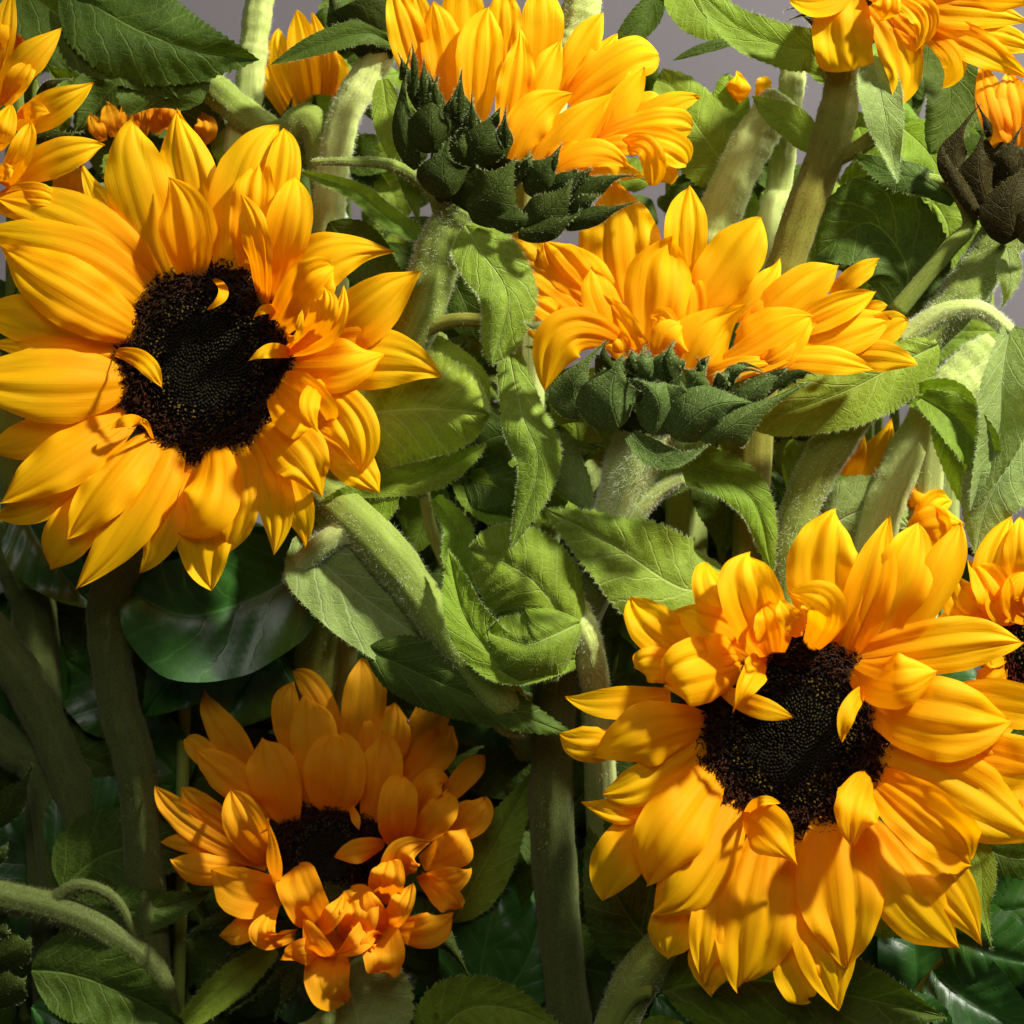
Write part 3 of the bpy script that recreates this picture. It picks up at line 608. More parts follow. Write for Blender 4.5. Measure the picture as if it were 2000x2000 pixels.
B4 = [
 (330,900,235,640,288,235,110,6), (360,620,300,450,208,280,90,5), (400,640,370,470,352,305,90,6), (420,820,390,640,432,400,215,7.5), (430,700,420,520,378,380,70,6.5), (545,760,540,570,558,370,150,6.5),
 (620,760,612,640,610,490,80,6.5), (610,900,670,740,768,572,235,8), (790,870,780,720,795,570,90,7), (500,1060,455,900,500,735,240,9), (580,1110,740,1020,852,845,300,10,{'pf':'sepal','cup':-.2}),
 (900,1040,1000,920,1098,775,170,8), (880,980,900,900,945,838,130,7.5), (1000,1040,1130,970,1265,900,100,8.5), (1120,1050,1230,980,1352,950,80,8.5), (880,1250,1050,1110,1150,960,190,11,{'pf':'sepal'}),
 (1120,1180,1310,990,1500,953,90,9.5), (1100,1180,1230,1080,1312,1058,70,10), (1080,1210,1300,1150,1522,1080,95,10.5), (860,1250,1060,1220,1210,1120,110,11.5), (700,1150, 850,1180, 960,1160, 130, 9.5,{'pf':'sepal'}), (640,900,560,800,600,700,150,7),
]
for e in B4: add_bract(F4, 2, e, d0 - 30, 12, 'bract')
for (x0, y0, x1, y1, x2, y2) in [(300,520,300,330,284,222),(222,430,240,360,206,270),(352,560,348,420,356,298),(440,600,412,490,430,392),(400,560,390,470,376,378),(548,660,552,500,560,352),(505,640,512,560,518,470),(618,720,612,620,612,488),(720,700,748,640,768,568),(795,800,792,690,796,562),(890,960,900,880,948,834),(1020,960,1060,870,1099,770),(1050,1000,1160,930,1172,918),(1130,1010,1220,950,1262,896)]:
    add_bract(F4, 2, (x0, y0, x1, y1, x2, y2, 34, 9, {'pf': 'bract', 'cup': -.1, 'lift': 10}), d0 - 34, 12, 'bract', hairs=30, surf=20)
add_leaf(F4, 'f', [(878,425,-60),(905,470,-95),(958,560,-115),(928,690,-90)], 116, 'leaf', 'leafround', hairs=1100, surf=1400, quilt=.02, hair_len=7, cup=-.12, roll=6)
add_leaf(F4, 'f', [(800,446,50),(740,415,35),(670,360,30),(556,320,40)], 44, 'leaf_lime', 'strap', hairs=500, hair_len=7, fold=.15, label='thin lit leaf reaching left')
add_stem(F4, 'f', [(838,440,40),(815,360,25),(740,312,10),(660,305,5),(590,306,20)], 30, 'stem', 500, name='petiole', hl=6, w2=14)
add_leaf(F4, 'f', [(722,150,100),(735,230,90),(765,310,80),(790,420,75)], 62, 'leaf_mid', 'strap', hairs=400)
add_stem(F4, 'f', [(770,640,60),(850,605,30),(930,612,20),(965,660,25)], 28, 'stem_brown', 500, name='petiole', hl=6, w2=24, hmat='hair_o')
add_leaf(F4, 'f', [(955,640,0),(985,780,-70),(1015,880,-80),(965,1035,-60)], 92, 'leaf', 'lance', hairs=900, surf=1200, quilt=.012, hair_len=6, cup=-.12)
add_leaf(F4, 'f', [(720,640,110),(790,660,90),(880,720,80),(900,800,90)], 90, 'leaf', 'leafround', hairs=200)
add_leaf(F4, 'f', [(790,480,110),(850,520,120),(900,640,150)], 130, 'leaf_dark', 'leafround', hairs=0)
add_leaf(F4, 'f', [(620,420,180),(700,500,170),(770,560,150)], 110, 'leaf_dark', 'leaf')

# ================================================================== sunflower 5: centre right, seen from the side
F5 = thing('sunflower', 'sunflower seen from the side right of centre, fan of petals above grey-green bracts', 'sunflower', RP('f', 1080, 2010, 100), G)
d0 = 0
add_stem(F5, 'f', [(1150, 1010, 50), (1110, 1120, 70), (1055, 1260, 130), (1040, 1500, 250), (1055, 1750, 330), (1085, 2010, 400)], 86, 'stem_shaded', 3500, w2=84)  # lower stem takes the darkened colour, its shade painted in
T5 = [
 (620,560, 590,330, 605,95, 310,0,{'roll':0,'ridge':.045}), (480,620, 290,400, 110,248, 170,1), (860,520, 850,300, 868,128, 160,0), (560,600, 400,440, 330,330, 170,2), (540,700, 330,520, 130,370, 190,1.5), (450,700, 310,620, 235,545, 160,2.5),
 (600,650, 500,500,420,340,150,1.2),(870,630, 1020,410, 1145,243, 215,3,{'cup':-.2}), (1000,620, 1130,510, 1212,395, 120,2), (720,740, 745,500, 770,322, 245,5,{'roll':0,'ridge':.05}), (830,700, 870,560, 830,430,120,3), (1060,700, 1260,530, 1428,430, 165,3),
 (1400,530, 1490,460, 1582,405, 80,2), (1480,610, 1550,585, 1606,578, 60,2), (1180,700, 1400,590, 1570,528, 120,4.5), (1450,720, 1590,660, 1687,615, 120,3), (640,790, 540,590, 490,425, 140,7), (665,760, 640,680, 530,520, 110,6.5,{'roll':35}),
 (1200,770, 1430,680, 1625,635, 180,5), (1400,770, 1570,765, 1725,795, 120,4), (1050,750, 1160,670, 1322,598, 160,6), (760,790, 790,700, 850,655, 150,7.5,{'lift':30}), (770,720,760,640,722,618,110,7,{'roll':20}), (585,705, 395,690, 333,897, 190,8,{'lift':40,'cup':-.2}),
 (840,840, 920,700, 1050,580, 225,8,{'cup':-.22,'curl':.25}), (990,800, 1180,720, 1322,610, 165,8), (1100,800, 1220,760, 1330,640, 90,8.5), (1150,790, 1360,775, 1557,825, 105,9,{'lift':25}), (900,860, 1060,810, 1250,790, 90,8.5), (1100,800,1300,770,1480,790,90,7), (600,780, 590,720, 560,680, 100,6),
]
for e in T5: add_petal(F5, 4, e, d0, 13, M['petal'], side=True, lift=20)
add_receptacle(F5, 4, (690, 1080, 10), (740, 800, 5), 150, 470, 'bract')
B5 = [
 (480,960,430,860,560,700,150,6), (600,1035,570,890,620,750,210,9,{'pf':'sepal','cup':-.2}), (720,1060,740,920,625,850,170,9.5,{'cup':-.3}), (670,840,655,780,645,740,110,8), (740,870,690,790,700,720,70,8.5), (790,870,785,780,806,705,110,8.5),
 (860,890,890,850,938,765,120,9.5), (1000,900,1040,815,1165,840,45,10), (960,880,990,850,1015,828,50,10), (820,1085,930,960,1115,945,210,11,{'pf':'sepal','cup':-.22}), (950,1100,1050,1010,1345,845,150,10.5,{'cup':-.2}),
 (1000,1010,1130,880,1240,810,80,9.5), (640,1060,790,1150,938,1095,85,12,{'pf':'sepal','lift':35,'cup':.2}), (330,640,270,650,240,630,22,5), (330,720,280,730,235,725,22,5), (330,760,290,770,280,800,22,5), (760,1000,820,900,830,860,150,9),
]
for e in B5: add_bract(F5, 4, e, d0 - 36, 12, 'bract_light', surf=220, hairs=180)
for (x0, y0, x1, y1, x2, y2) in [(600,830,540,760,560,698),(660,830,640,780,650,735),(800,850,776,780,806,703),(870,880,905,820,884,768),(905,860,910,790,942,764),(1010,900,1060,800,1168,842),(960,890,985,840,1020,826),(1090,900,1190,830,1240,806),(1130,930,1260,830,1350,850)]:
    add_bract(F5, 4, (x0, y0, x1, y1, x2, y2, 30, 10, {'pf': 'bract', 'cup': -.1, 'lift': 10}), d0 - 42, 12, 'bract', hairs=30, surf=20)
add_leaf(F5, 'f', [(1385,1100,50),(1290,1110,10),(1160,1030,-10),(1022,957,0)], 205, 'leaf', 'leaf', hairs=1300, surf=2200, quilt=.022, cup=-.08, roll=-5, hair_len=6, tw=6)
add_stem(F5, 'f', [(1180,1000,20),(1230,935,5),(1290,902,0)], 44, 'stem_pale', 900, name='petiole', hl=8, w2=26)
add_leaf(F5, 'f', [(1225,935,5),(1320,885,-5),(1420,945,0),(1458,1085,20)], 84, 'leaf_lime', 'lance', hairs=700, quilt=.02, fold=.12, cup=-.1)
add_leaf(F5, 'f', [(1030,790,70),(1120,780,50),(1165,850,45),(1150,900,50)], 46, 'leaf_mid', 'strap', hairs=300, serr=0)
add_leaf(F5, 'f', [(1115,960,70),(1060,880,60),(1050,840,60),(1130,850,75)], 80, 'leaf_grey', 'leaf', hairs=400)
add_leaf(F5, 'f', [(1270,920,70),(1290,860,60),(1330,850,70)], 70, 'leaf_grey', 'leafround', hairs=120)

add_stem(F5, 'f', [(1238, 780, 5), (1200, 868, 20), (1165, 975, 42), (1125, 1080, 62)], 110, 'stem_pale', 9000, w2=86, name='stem_neck', hl=11)
# ================================================================== sunflower 6: top right, drooping petals
F6 = thing('sunflower', 'sunflower cut off by the top edge near the right corner above an olive stem', 'sunflower', RP('f', 1420, 1960, 260), G)
d0 = 60
add_stem(F6, 'f', [(1590, 100, 130), (1590, 170, 120), (1560, 290, 110), (1500, 450, 120), (1455, 620, 150), (1420, 900, 220), (1400, 1960, 260)], 72, 'stem_brown', 4500, hmat='hair_o')
add_stem(F6, 'f', [(1575, 300, 110), (1640, 265, 100), (1690, 215, 120)], 30, 'stem_brown', 250, name='petiole', hl=6, hmat='hair_o')
T6 = [
 (950,-60, 960,170, 970,385, 320,3,{'pf':'flat','roll':0,'ridge':.05,'cup':-.2}), (1090,40, 1270,310, 1250,600, 230,2,{'pf':'lance','ridge':.05}), (1010,-70, 850,30, 665,-5, 130,4), (1180,-60, 1190,30, 1160,112, 150,6,{'ridge':.07}), (1240,-20, 1400,100, 1335,282, 160,7,{'ridge':.07}),
 (1370,170, 1550,320, 1495,475, 130,4), (1330,40, 1600,60, 1960,100, 210,5), (1420,130, 1700,260, 1970,430, 190,4), (1350,-30, 1700,-20, 2010,20, 150,5), (1480,150, 1750,190, 2010,260, 160,3.5), (1100,-100, 1150,-20, 1120,60, 140,4), (1500,-120,1750,-90,2010,-60,160,4), (1200,60,1330,190,1380,300,130,1.5),
]
for e in T6: add_petal(F6, 3, e, d0, 13, M['petal'], lift=25, side=True)
add_disc(F6, 3, 1290, -170, 250, 190, 50, 500, dome=15)
add_receptacle(F6, 3, (1050, 200, 110), (1250, -120, 90), 140, 420, 'bract')
for e in [(900,60,800,60,640,120,60,2),(880,100,800,110,700,60,60,2),(860,20,780,20,630,60,60,2)]: add_bract(F6, 3, e, 110, 8, 'bract_brown')
add_leaf(F6, 3, [(860,400,110),(780,280,90),(640,250,80),(400,150,70),(170,-60,80)], 250, 'leaf_mid', 'leafround', hairs=300, cup=.1)
add_leaf(F6, 3, [(830,830,130),(700,680,120),(560,590,120),(465,520,130)], 190, 'leaf_mid', 'leaf', hairs=150)
add_leaf(F6, 3, [(1120,300,40),(1180,600,10),(1250,985,20)], 240, 'leaf_grey', 'leaf', hairs=900, surf=900, hair_len=6, serr=0, quilt=0.01)
add_leaf(F6, 3, [(1400,200,130),(1540,500,140),(1420,830,140)], 330, 'leaf_dark', 'leafround', hairs=150, roll=10)
add_leaf(F6, 3, [(800,250,120),(820,330,110),(860,440,100)], 60, 'stem_pale' if False else 'leaf_grey', 'strap', hairs=200, serr=0)

# ================================================================== sunflower 7: right edge upper, seen from behind
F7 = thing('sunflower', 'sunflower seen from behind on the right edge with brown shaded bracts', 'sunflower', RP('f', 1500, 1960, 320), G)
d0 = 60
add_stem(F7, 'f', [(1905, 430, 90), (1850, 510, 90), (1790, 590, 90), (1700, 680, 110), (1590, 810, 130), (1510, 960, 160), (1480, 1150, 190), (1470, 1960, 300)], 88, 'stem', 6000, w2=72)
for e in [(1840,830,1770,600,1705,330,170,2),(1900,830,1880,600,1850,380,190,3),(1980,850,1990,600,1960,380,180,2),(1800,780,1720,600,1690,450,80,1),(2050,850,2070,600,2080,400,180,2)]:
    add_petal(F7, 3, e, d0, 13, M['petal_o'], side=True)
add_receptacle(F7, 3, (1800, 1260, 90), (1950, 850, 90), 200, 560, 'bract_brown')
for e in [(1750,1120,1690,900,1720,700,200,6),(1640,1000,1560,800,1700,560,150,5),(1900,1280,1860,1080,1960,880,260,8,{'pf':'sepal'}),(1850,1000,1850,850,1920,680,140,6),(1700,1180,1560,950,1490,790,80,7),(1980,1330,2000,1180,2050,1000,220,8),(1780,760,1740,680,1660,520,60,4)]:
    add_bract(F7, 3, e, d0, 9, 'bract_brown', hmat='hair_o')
add_stem(F7, 'f', [(1690,590,90),(1790,470,60),(1830,420,60),(1790,350,60),(1700,330,70)], 34, 'stem', 600, name='petiole', hl=6, w2=22, hmat='hair_o')
add_leaf(F7, 'f', [(1800,380,60),(1740,340,50),(1680,325,55),(1610,290,80)], 62, 'leaf_dark', 'lance', hairs=150)
add_leaf(F7, 'f', [(1700,590,130),(1710,500,120),(1640,420,120),(1540,480,130)], 190, 'leaf_dark', 'leafround', hairs=200, hair_len=5)
add_leaf(F7, 'f', [(1770,650,60),(1690,690,50),(1590,740,40),(1410,805,60)], 140, 'leaf', 'leafround', hairs=700, surf=700, quilt=.03, cup=-.1, hair_len=5)
add_stem(F7, 'f', [(1700,645,80),(1780,590,60),(1850,585,50),(1905,625,50)], 48, 'stem_pale', 1600, name='petiole', hl=8, w2=26)
add_leaf(F7, 'f', [(1905,620,45),(1890,720,30),(1885,820,30),(1830,965,40)], 100, 'leaf_grey', 'lance', hairs=600, fold=.3, quilt=.015)
add_leaf(F7, 'f', [(1960,780,60),(1900,880,35),(1860,960,40),(1840,1050,60)], 140, 'leaf_grey', 'leaf', hairs=500, surf=500)
add_stem(F7, 'f', [(1540,850,130),(1640,770,95),(1720,745,80)], 46, 'stem', 500, name='petiole', hl=6, w2=26)
add_leaf(F7, 'f', [(1715,745,80),(1790,760,50),(1810,850,60),(1850,1010,80)], 100, 'leaf_lime', 'lance', hairs=300, fold=.1)
add_leaf(F7, 'f', [(1740,750,70),(1800,790,40),(1850,850,50),(1880,930,60)], 90, 'leaf_mid', 'lance', hairs=200, fold=.3)
add_leaf(F7, 'f', [(1900,470,40),(1905,530,30),(1890,580,40)], 50, 'leaf_grey', 'sepal', serr=0, hairs=150)

# ================================================================== sunflower 8: right edge lower
F8 = thing('sunflower', 'sunflower cut off by the right edge, just above and beside the large lower flower', 'sunflower', RP('f', 1990, 2010, 200), G)
d0 = 60
add_stem(F8, 'f', [(2000, 1230, 160), (1990, 1600, 200), (2000, 2010, 230)], 80, 'stem', 200)
for e in [(1720,420,1640,330,1700,100,150,3,{'pf':'round'}),(1760,420,1750,260,1740,110,150,4),(1650,480,1640,380,1562,262,140,5,{'cup':.2}),(1610,480,1530,420,1488,318,150,3),(1640,500,1530,475,1428,482,70,2),(1720,465,1660,420,1700,280,120,6,{'cup':.25}),(1760,470,1720,400,1760,300,120,7,{'cup':.2}),
          (1690,650,1640,690,1565,665,120,4),(1690,600,1620,610,1560,640,90,3),(1700,1000,1680,1120,1640,1200,140,3),(1750,1000,1760,1130,1740,1260,150,4),(1850,400,1850,250,1860,130,150,4),(1950,420,1990,280,2000,150,150,3),(1720,800,1640,850,1560,900,130,2)]:
    add_petal(F8, 6, e, d0, 9, M['petal'], lift=40)
add_disc(F8, 6, 1850, 570, 215, 240, 60, 800, dome=15, warm=2.2)
add_leaf(F8, 6, [(1640,240,120),(1570,235,90),(1500,225,90)], 50, 'bract_brown', 'sepal', name='bract', serr=0)

# ================================================================== sunflower 9: left edge top
F9 = thing('sunflower', 'sunflower cut off by the left edge at the top, only petals pointing right in view', 'sunflower', RP('f', -60, 1960, 150), G)
d0 = 40
add_stem(F9, 'f', [(-110, 260, 120), (-60, 600, 160), (30, 900, 300), (60, 1200, 500), (60, 1960, 700)], 80, 'stem', 400)
for e in [(-20,420,20,200,55,-80,130,3),(-30,560,130,340,350,155,190,4,{'cup':-.2}),(20,560,100,430,185,315,130,6),(90,700,310,570,508,462,190,3),(90,620,170,590,268,600,90,6),(30,1000,300,850,574,782,200,4),(20,1000,110,830,172,650,130,7),
          (0,1060,180,1040,345,1105,120,5),(-60,800,0,700,60,560,160,8,{'lift':60}),(-40,950,20,930,80,920,90,9),(-60,1050,60,1110,200,1160,130,3),(-50,300,-10,200,20,100,110,5)]:
    add_petal(F9, 0, e, d0, 10, M['petal'], lift=30)
add_disc(F9, 0, -330, 780, 240, 300, 40, 300)
for e in [(200,520,280,450,410,425,50,1),(100,760,300,730,450,712,60,1),(160,960,300,920,430,900,60,1)]: add_bract(F9, 0, e, 75, 5, 'bract')
# ================================================================== stems and half-hidden flowers further back
def back_flower(label, reg, stem, w, petals, bracts, d, mat='petal', smat='stem_pale', hairs=600, rec=None):
    r = thing('sunflower', label, 'sunflower', RP(reg, *stem[-1]), G)
    if stem[-1][2] >= 290: stem = stem[:-1] + [(stem[-1][0], stem[-1][1], 900)]
    add_stem(r, reg, stem, w, smat, hairs)
    if rec: add_receptacle(r, reg, *rec)
    for e in petals: add_petal(r, reg, e, d, 10, M[mat], side=True)
    for e in bracts: add_bract(r, reg, e, d, 8, 'bract', hairs=30, surf=0)
    return r
back_flower('blurred yellow sunflower head behind the curved dark leaf near the top', 0,
    [(1720,620,420),(1600,760,430),(1500,1200,440),(1500,5400,520)], 150,
    [(1560,640,1440,400,1420,330,130,1),(1640,640,1520,350,1490,150,150,2),(1690,640,1640,300,1600,40,170,3),(1700,620,1720,300,1680,60,150,2.5),(1760,600,1760,350,1740,150,140,2),(1800,560,1830,400,1790,260,120,1)],
    [(1600,760,1560,640,1580,520,130,3),(1720,760,1700,620,1700,480,150,4),(1820,720,1800,600,1810,500,120,3)], 380, rec=((1720,900,420),(1700,640,400),130,330))
back_flower('blurred pale green stem crossing the top edge left of centre', 'f', [(500,-60,330),(482,60,330),(470,180,330),(440,500,350),(430,1960,420)], 56, [], [], 300)
back_flower('thick dark stem slanting behind the tip of the large serrated leaf at top left', 'f', [(380,140,270),(440,200,260),(520,262,270),(620,400,290),(660,1960,400)], 62, [], [], 300, smat='stem')
r = back_flower('hairy grey-green stem between the upper left flower and the top centre flower', 'f', [(735,70,230),(700,130,225),(650,220,220),(628,330,225),(622,470,240),(640,900,260),(650,1960,330)], 62, [],
    [], 300, smat='stem_pale', hairs=4000)
add_receptacle(r, 'f', (740,90,220),(690,-10,200), 60, 150, 'bract')
for e in [(740,110,700,50,690,-40,90,2),(760,120,760,60,730,-30,90,3),(690,90,640,30,620,-40,60,1)]: add_bract(r, 'f', e, 210, 8, 'bract', hairs=60)
add_leaf(r, 'f', [(745,85,180),(690,62,150),(600,85,140),(510,122,150)], 52, 'leaf_dark', 'lance', hairs=100, fold=.2)
back_flower('pale hairy stem leaning right behind the petals of the side-on flower', 'f', [(1480,190,260),(1420,270,250),(1360,400,250),(1330,500,260),(1300,700,280),(1290,1960,400)], 82, [(1380,190,1395,160,1390,140,50,1),(1430,190,1440,160,1440,145,30,1)], [], 300, hairs=3500)
back_flower('pale stem at the top edge just right of the top centre flower', 'f', [(1110,-40,200),(1085,60,210),(1040,180,230),(1000,500,300),(980,1960,420)], 72, [], [], 300, hairs=2000)
back_flower('slim pale stem behind the olive stem at upper right', 'f', [(1500,100,320),(1490,200,320),(1470,350,320),(1440,600,340),(1430,1960,420)], 50, [], [], 300, hairs=600)
back_flower('pale whitish-green stem rising behind the lower right flower', 'f', [(1880,660,230),(1820,700,225),(1770,760,220),(1700,880,220),(1655,1000,230),(1600,1300,250),(1560,1960,320)], 78,
    [(1560,950,1640,880,1690,790,84,1,{'pf':'point'}),(1570,930,1610,870,1630,820,50,2,{'pf':'point'}),(1700,950,1720,925,1750,900,60,1),(1740,1000,1760,960,1795,940,60,2),(1720,1010,1760,990,1820,990,70,3),(1760,1040,1760,990,1730,950,70,2)], [], 270, hairs=3500)
back_flower('stout pale branch behind the folded leaf on the right edge', 'f', [(2010,640,200),(1930,690,190),(1850,730,190),(1790,780,200),(1740,900,260),(1700,1960,380)], 84, [(1990,700,1960,740,1930,700,60,1),(2000,760,1950,760,1925,770,50,1)], [], 300, hairs=2500)
back_flower('blurred strip of orange petals behind the dark round leaf at upper left', 0, [(700,900,420),(690,1300,430),(690,5400,520)], 120,
    [(560,760,520,690,480,620,90,1),(620,740,600,640,570,560,110,2),(700,740,700,600,680,490,120,1),(760,740,770,600,750,450,120,2),(840,720,850,600,840,490,130,1),(900,700,920,600,940,520,120,2),(1080,760,1110,680,1080,600,130,1),(330,1100,370,950,400,840,150,1),(390,1100,420,980,440,900,110,2)], [], 290, smat='stem', hairs=100, mat='petal_o')
back_flower('shaded orange petals behind the top left corner flower', 0, [(100,400,300),(80,900,330),(60,5400,400)], 90, [(80,330,140,200,250,130,150,1),(60,300,100,150,130,50,170,2),(40,330,60,200,40,90,140,1)], [], 260, smat='stem', hairs=0, mat='petal_o')
back_flower('yellow petal scraps showing behind the arching stalk at upper right', 'f', [(1800,520,420),(1790,700,430),(1760,1960,460)], 60, [(1770,440,1765,410,1730,385,40,1),(1800,470,1800,430,1790,400,40,1),(1790,520,1785,480,1775,440,40,2)], [], 400, hairs=0)
# lone stems, lower left and lower middle
DZ = 290
back_flower('thick olive stem bending down from the left edge, middle height', 'f', [(-60,1150,90),(0,1215,90),(60,1310,90),(115,1430,95),(160,1560,110),(230,1980,150)], 84, [], [], 300, smat='stem_shaded', hairs=2500)
back_flower('broad dim green stem right at the left edge above the bent olive stem', 'f', [(-20,900,170),(20,1020,170),(45,1100,170),(70,1220,180),(110,1980,240)], 90, [], [], 300, smat='stem_shaded', hairs=500)
r = back_flower('hairy stalk lying almost level at the lower left edge under an arching side shoot', 'f', [(-80,1680,40),(20,1695,30),(120,1720,25),(200,1760,30),(290,1835,50),(330,1990,90)], 62, [], [], 300, smat='stem_shaded', hairs=3500)
add_stem(r, 'f', [(100,1700,20),(150,1670,5),(220,1700,10),(270,1800,40)], 30, 'stem_shaded', 700, name='side_shoot', hl=7, w2=16, hmat='hair_o')
for e in [(-30,1560,30,1500,62,1440,50,1),(-40,1640,0,1610,14,1590,30,1),(-30,1820,40,1790,55,1765,60,1),(-20,1900,30,1860,45,1845,60,1),(-30,1750,10,1760,14,1752,24,2)]: add_bract(r, 'f', e, 40, 6, 'bract', hairs=60)
back_flower('short wide dim stem crossing the left edge above the level stalk', 'f', [(-60,1350,160),(20,1410,150),(90,1500,150),(140,1980,200)], 80, [], [], 300, smat='stem_shaded', hairs=500)
DZ = 0
r = back_flower('thick brownish stem slanting down through the centre beside folded leaves', 'f', [(580,900,130),(690,1000,60),(790,1120,50),(880,1240,55),(960,1340,100),(1000,1420,420),(1010,1980,700)], 86, [], [], 300, smat='stem', hairs=5000)
add_stem(r, 'f', [(545,1100,100),(600,1035,65),(690,985,70)], 26, 'stem_pale', 1500, name='side_shoot', hl=9, w2=66)
add_leaf(r, 'f', [(560,1010,90),(640,1090,60),(790,1200,60),(980,1310,90)], 185, 'leaf_grey', 'leafround', hairs=500, surf=700, quilt=.03, cup=.12, serr=0, label='broad grey-green leaf folded along the stem')
add_stem(r, 'f', [(800,930,60),(815,1000,50),(850,1090,50),(880,1170,55)], 22, 'stem_brown', 400, name='petiole', hl=7, hmat='hair_o')
add_leaf(r, 'f', [(820,940,50),(865,1000,35),(865,1060,35),(905,1120,50)], 60, 'leaf_lime', 'lance', hairs=400, fold=.25)
# folded pair of leaves in the centre
r = back_flower('green stem in the centre topped by a pair of folded veined leaves', 'f', [(1085,1120,60),(1095,1180,40),(1110,1230,60),(1130,1400,260),(1150,1980,460)], 60, [], [], 300, smat='stem_pale', hairs=1800)
add_leaf(r, 'f', [(1085,1200,10),(1020,1110,-35),(955,1062,-40),(885,1035,-15)], 180, 'leaf_mid', 'leafround', hairs=900, surf=1500, quilt=.03, cup=-.2, hair_len=6, tw=0)
add_leaf(r, 'f', [(1095,1175,-5),(1040,1200,-50),(990,1215,-55),(920,1190,-40)], 150, 'leaf_mid', 'leafround', hairs=700, surf=1200, quilt=.03, cup=-.25, hair_len=6, tw=0)
add_leaf(r, 'f', [(1085,1245,-10),(960,1250,-30),(880,1170,-30),(845,1035,-10)], 96, 'leaf_lime', 'lance', hairs=700, quilt=.03, cup=.1, hair_len=5, tw=0)

# ================================================================== glossy foliage sprigs
GG = 'sprigs of dark foliage'
def sprig(label, stem, leaves, w=18, smat='stem', mat='gloss'):
    if len(stem) > 2 and stem[-1][1] > 1900 and stem[-1][1] < 1985: stem = stem[:-2] + [(stem[-2][0], stem[-2][1] + 40, stem[-2][2] + 250), (stem[-1][0], 2200, 800)]
    r = thing('foliage_sprig', label, 'foliage', RP('f', *stem[-1]), GG)
    add_stem(r, 'f', stem, w, smat, 0)
    for l in leaves:
        pts, wd = l[0], l[1]; op = l[2] if len(l) > 2 else {}
        op = dict(op); mt = op.pop('mat', mat); pf = op.pop('pf', 'leaf')
        add_leaf(r, 'f', pts, wd, mt, pf, **op)
    return r
DZ = 200
sprig('glossy dark green leaves just below the large upper left flower', [(560,1100,150),(480,1300,180),(450,1980,240)], [
    ([(600,1060,20),(470,1130,-20),(350,1160,-40),(235,1110,0)], 270, {'quilt':.018,'serr':0,'pf':'leafround'}),
    ([(480,1130,130),(390,1230,110),(330,1280,110),(270,1350,130)], 200, {'quilt':.03,'serr':0}),
    ([(500,1200,120),(450,1300,110),(400,1380,130)], 200, {'quilt':.03,'serr':0}),
    ([(40,960,110),(100,1060,100),(180,1150,110)], 150, {'quilt':.03,'serr':0}),
])
DZ = 0
sprig('large dark veined leaf at the bottom edge below the lower right flower', [(1230,1870,60),(1180,1900,90),(1150,1990,120)], [
    ([(1250,1868,40),(1420,1850,0),(1600,1880,-10),(1785,1920,10)], 235, {'quilt':.035,'serr':0,'hairs':300,'mat':'leaf_dark'}),
    ([(1240,1880,70),(1330,1960,60),(1450,2050,60)], 160, {}),
    ([(1215,1960,40),(1250,1940,20),(1290,1930,30)], 60, {'mat':'leaf_mid'}),
], w=22)
sprig('cluster of glossy leaves filling the bottom right corner', [(1850,1750,120),(1750,1850,130),(1650,2000,150)], [
    ([(1800,1740,90),(1900,1720,60),(2010,1700,60)], 150, {'quilt':.03}),
    ([(1780,1760,90),(1880,1800,50),(2010,1830,50)], 170, {'quilt':.03,'serr':0}),
    ([(1760,1830,90),(1850,1900,70),(1990,1960,80)], 170, {'quilt':.03,'serr':0}),
    ([(1860,1600,110),(1930,1620,90),(2010,1600,80)], 140, {'mat':'leaf_dark'}),
    ([(1700,1760,120),(1680,1720,100),(1720,1690,100)], 90, {'mat':'leaf_mid'}),
    ([(1660,1980,70),(1740,1930,40),(1800,2000,50)], 120, {}),
])
sprig('dark serrated leaf in shadow between the central stem and the lower right flower', [(1260,1800,150),(1240,1900,170),(1230,1990,190)], [
    ([(1260,1800,130),(1180,1720,100),(1110,1560,110)], 170, {'mat':'leaf_dark'}),
    ([(1250,1780,150),(1200,1600,140),(1150,1480,140)], 150, {}),
])
DZ = 230
sprig('long dark leaf running behind the small orange flower toward the central stem', [(640,1180,140),(600,1400,180),(580,1980,240)], [
    ([(690,1225,-180),(800,1275,-200),(930,1330,-200),(1100,1395,-170)], 130, {'mat':'leaf_dark','fold':.12}),
    ([(780,1300,120),(900,1350,110),(1010,1400,120)], 140, {}),
    ([(900,1500,150),(960,1440,140),(1060,1410,150)], 120, {'mat':'leaf_dark'}),
])
sprig('dark glossy leaves in shadow right of the small orange flower', [(900,1900,200),(880,1990,220)], [
    ([(900,1900,180),(920,1760,150),(960,1620,160)], 180, {'serr':0}),
    ([(920,1900,170),(1000,1800,150),(1020,1650,160)], 150, {'serr':0}),
], mat='gloss')
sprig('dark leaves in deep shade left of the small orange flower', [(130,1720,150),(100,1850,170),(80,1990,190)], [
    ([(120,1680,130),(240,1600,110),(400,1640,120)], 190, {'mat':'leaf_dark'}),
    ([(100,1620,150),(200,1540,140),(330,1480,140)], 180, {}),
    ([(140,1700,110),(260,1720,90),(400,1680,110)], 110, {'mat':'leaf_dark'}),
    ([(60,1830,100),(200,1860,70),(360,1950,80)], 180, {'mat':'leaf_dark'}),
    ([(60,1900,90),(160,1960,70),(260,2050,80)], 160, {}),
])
DZ = 0
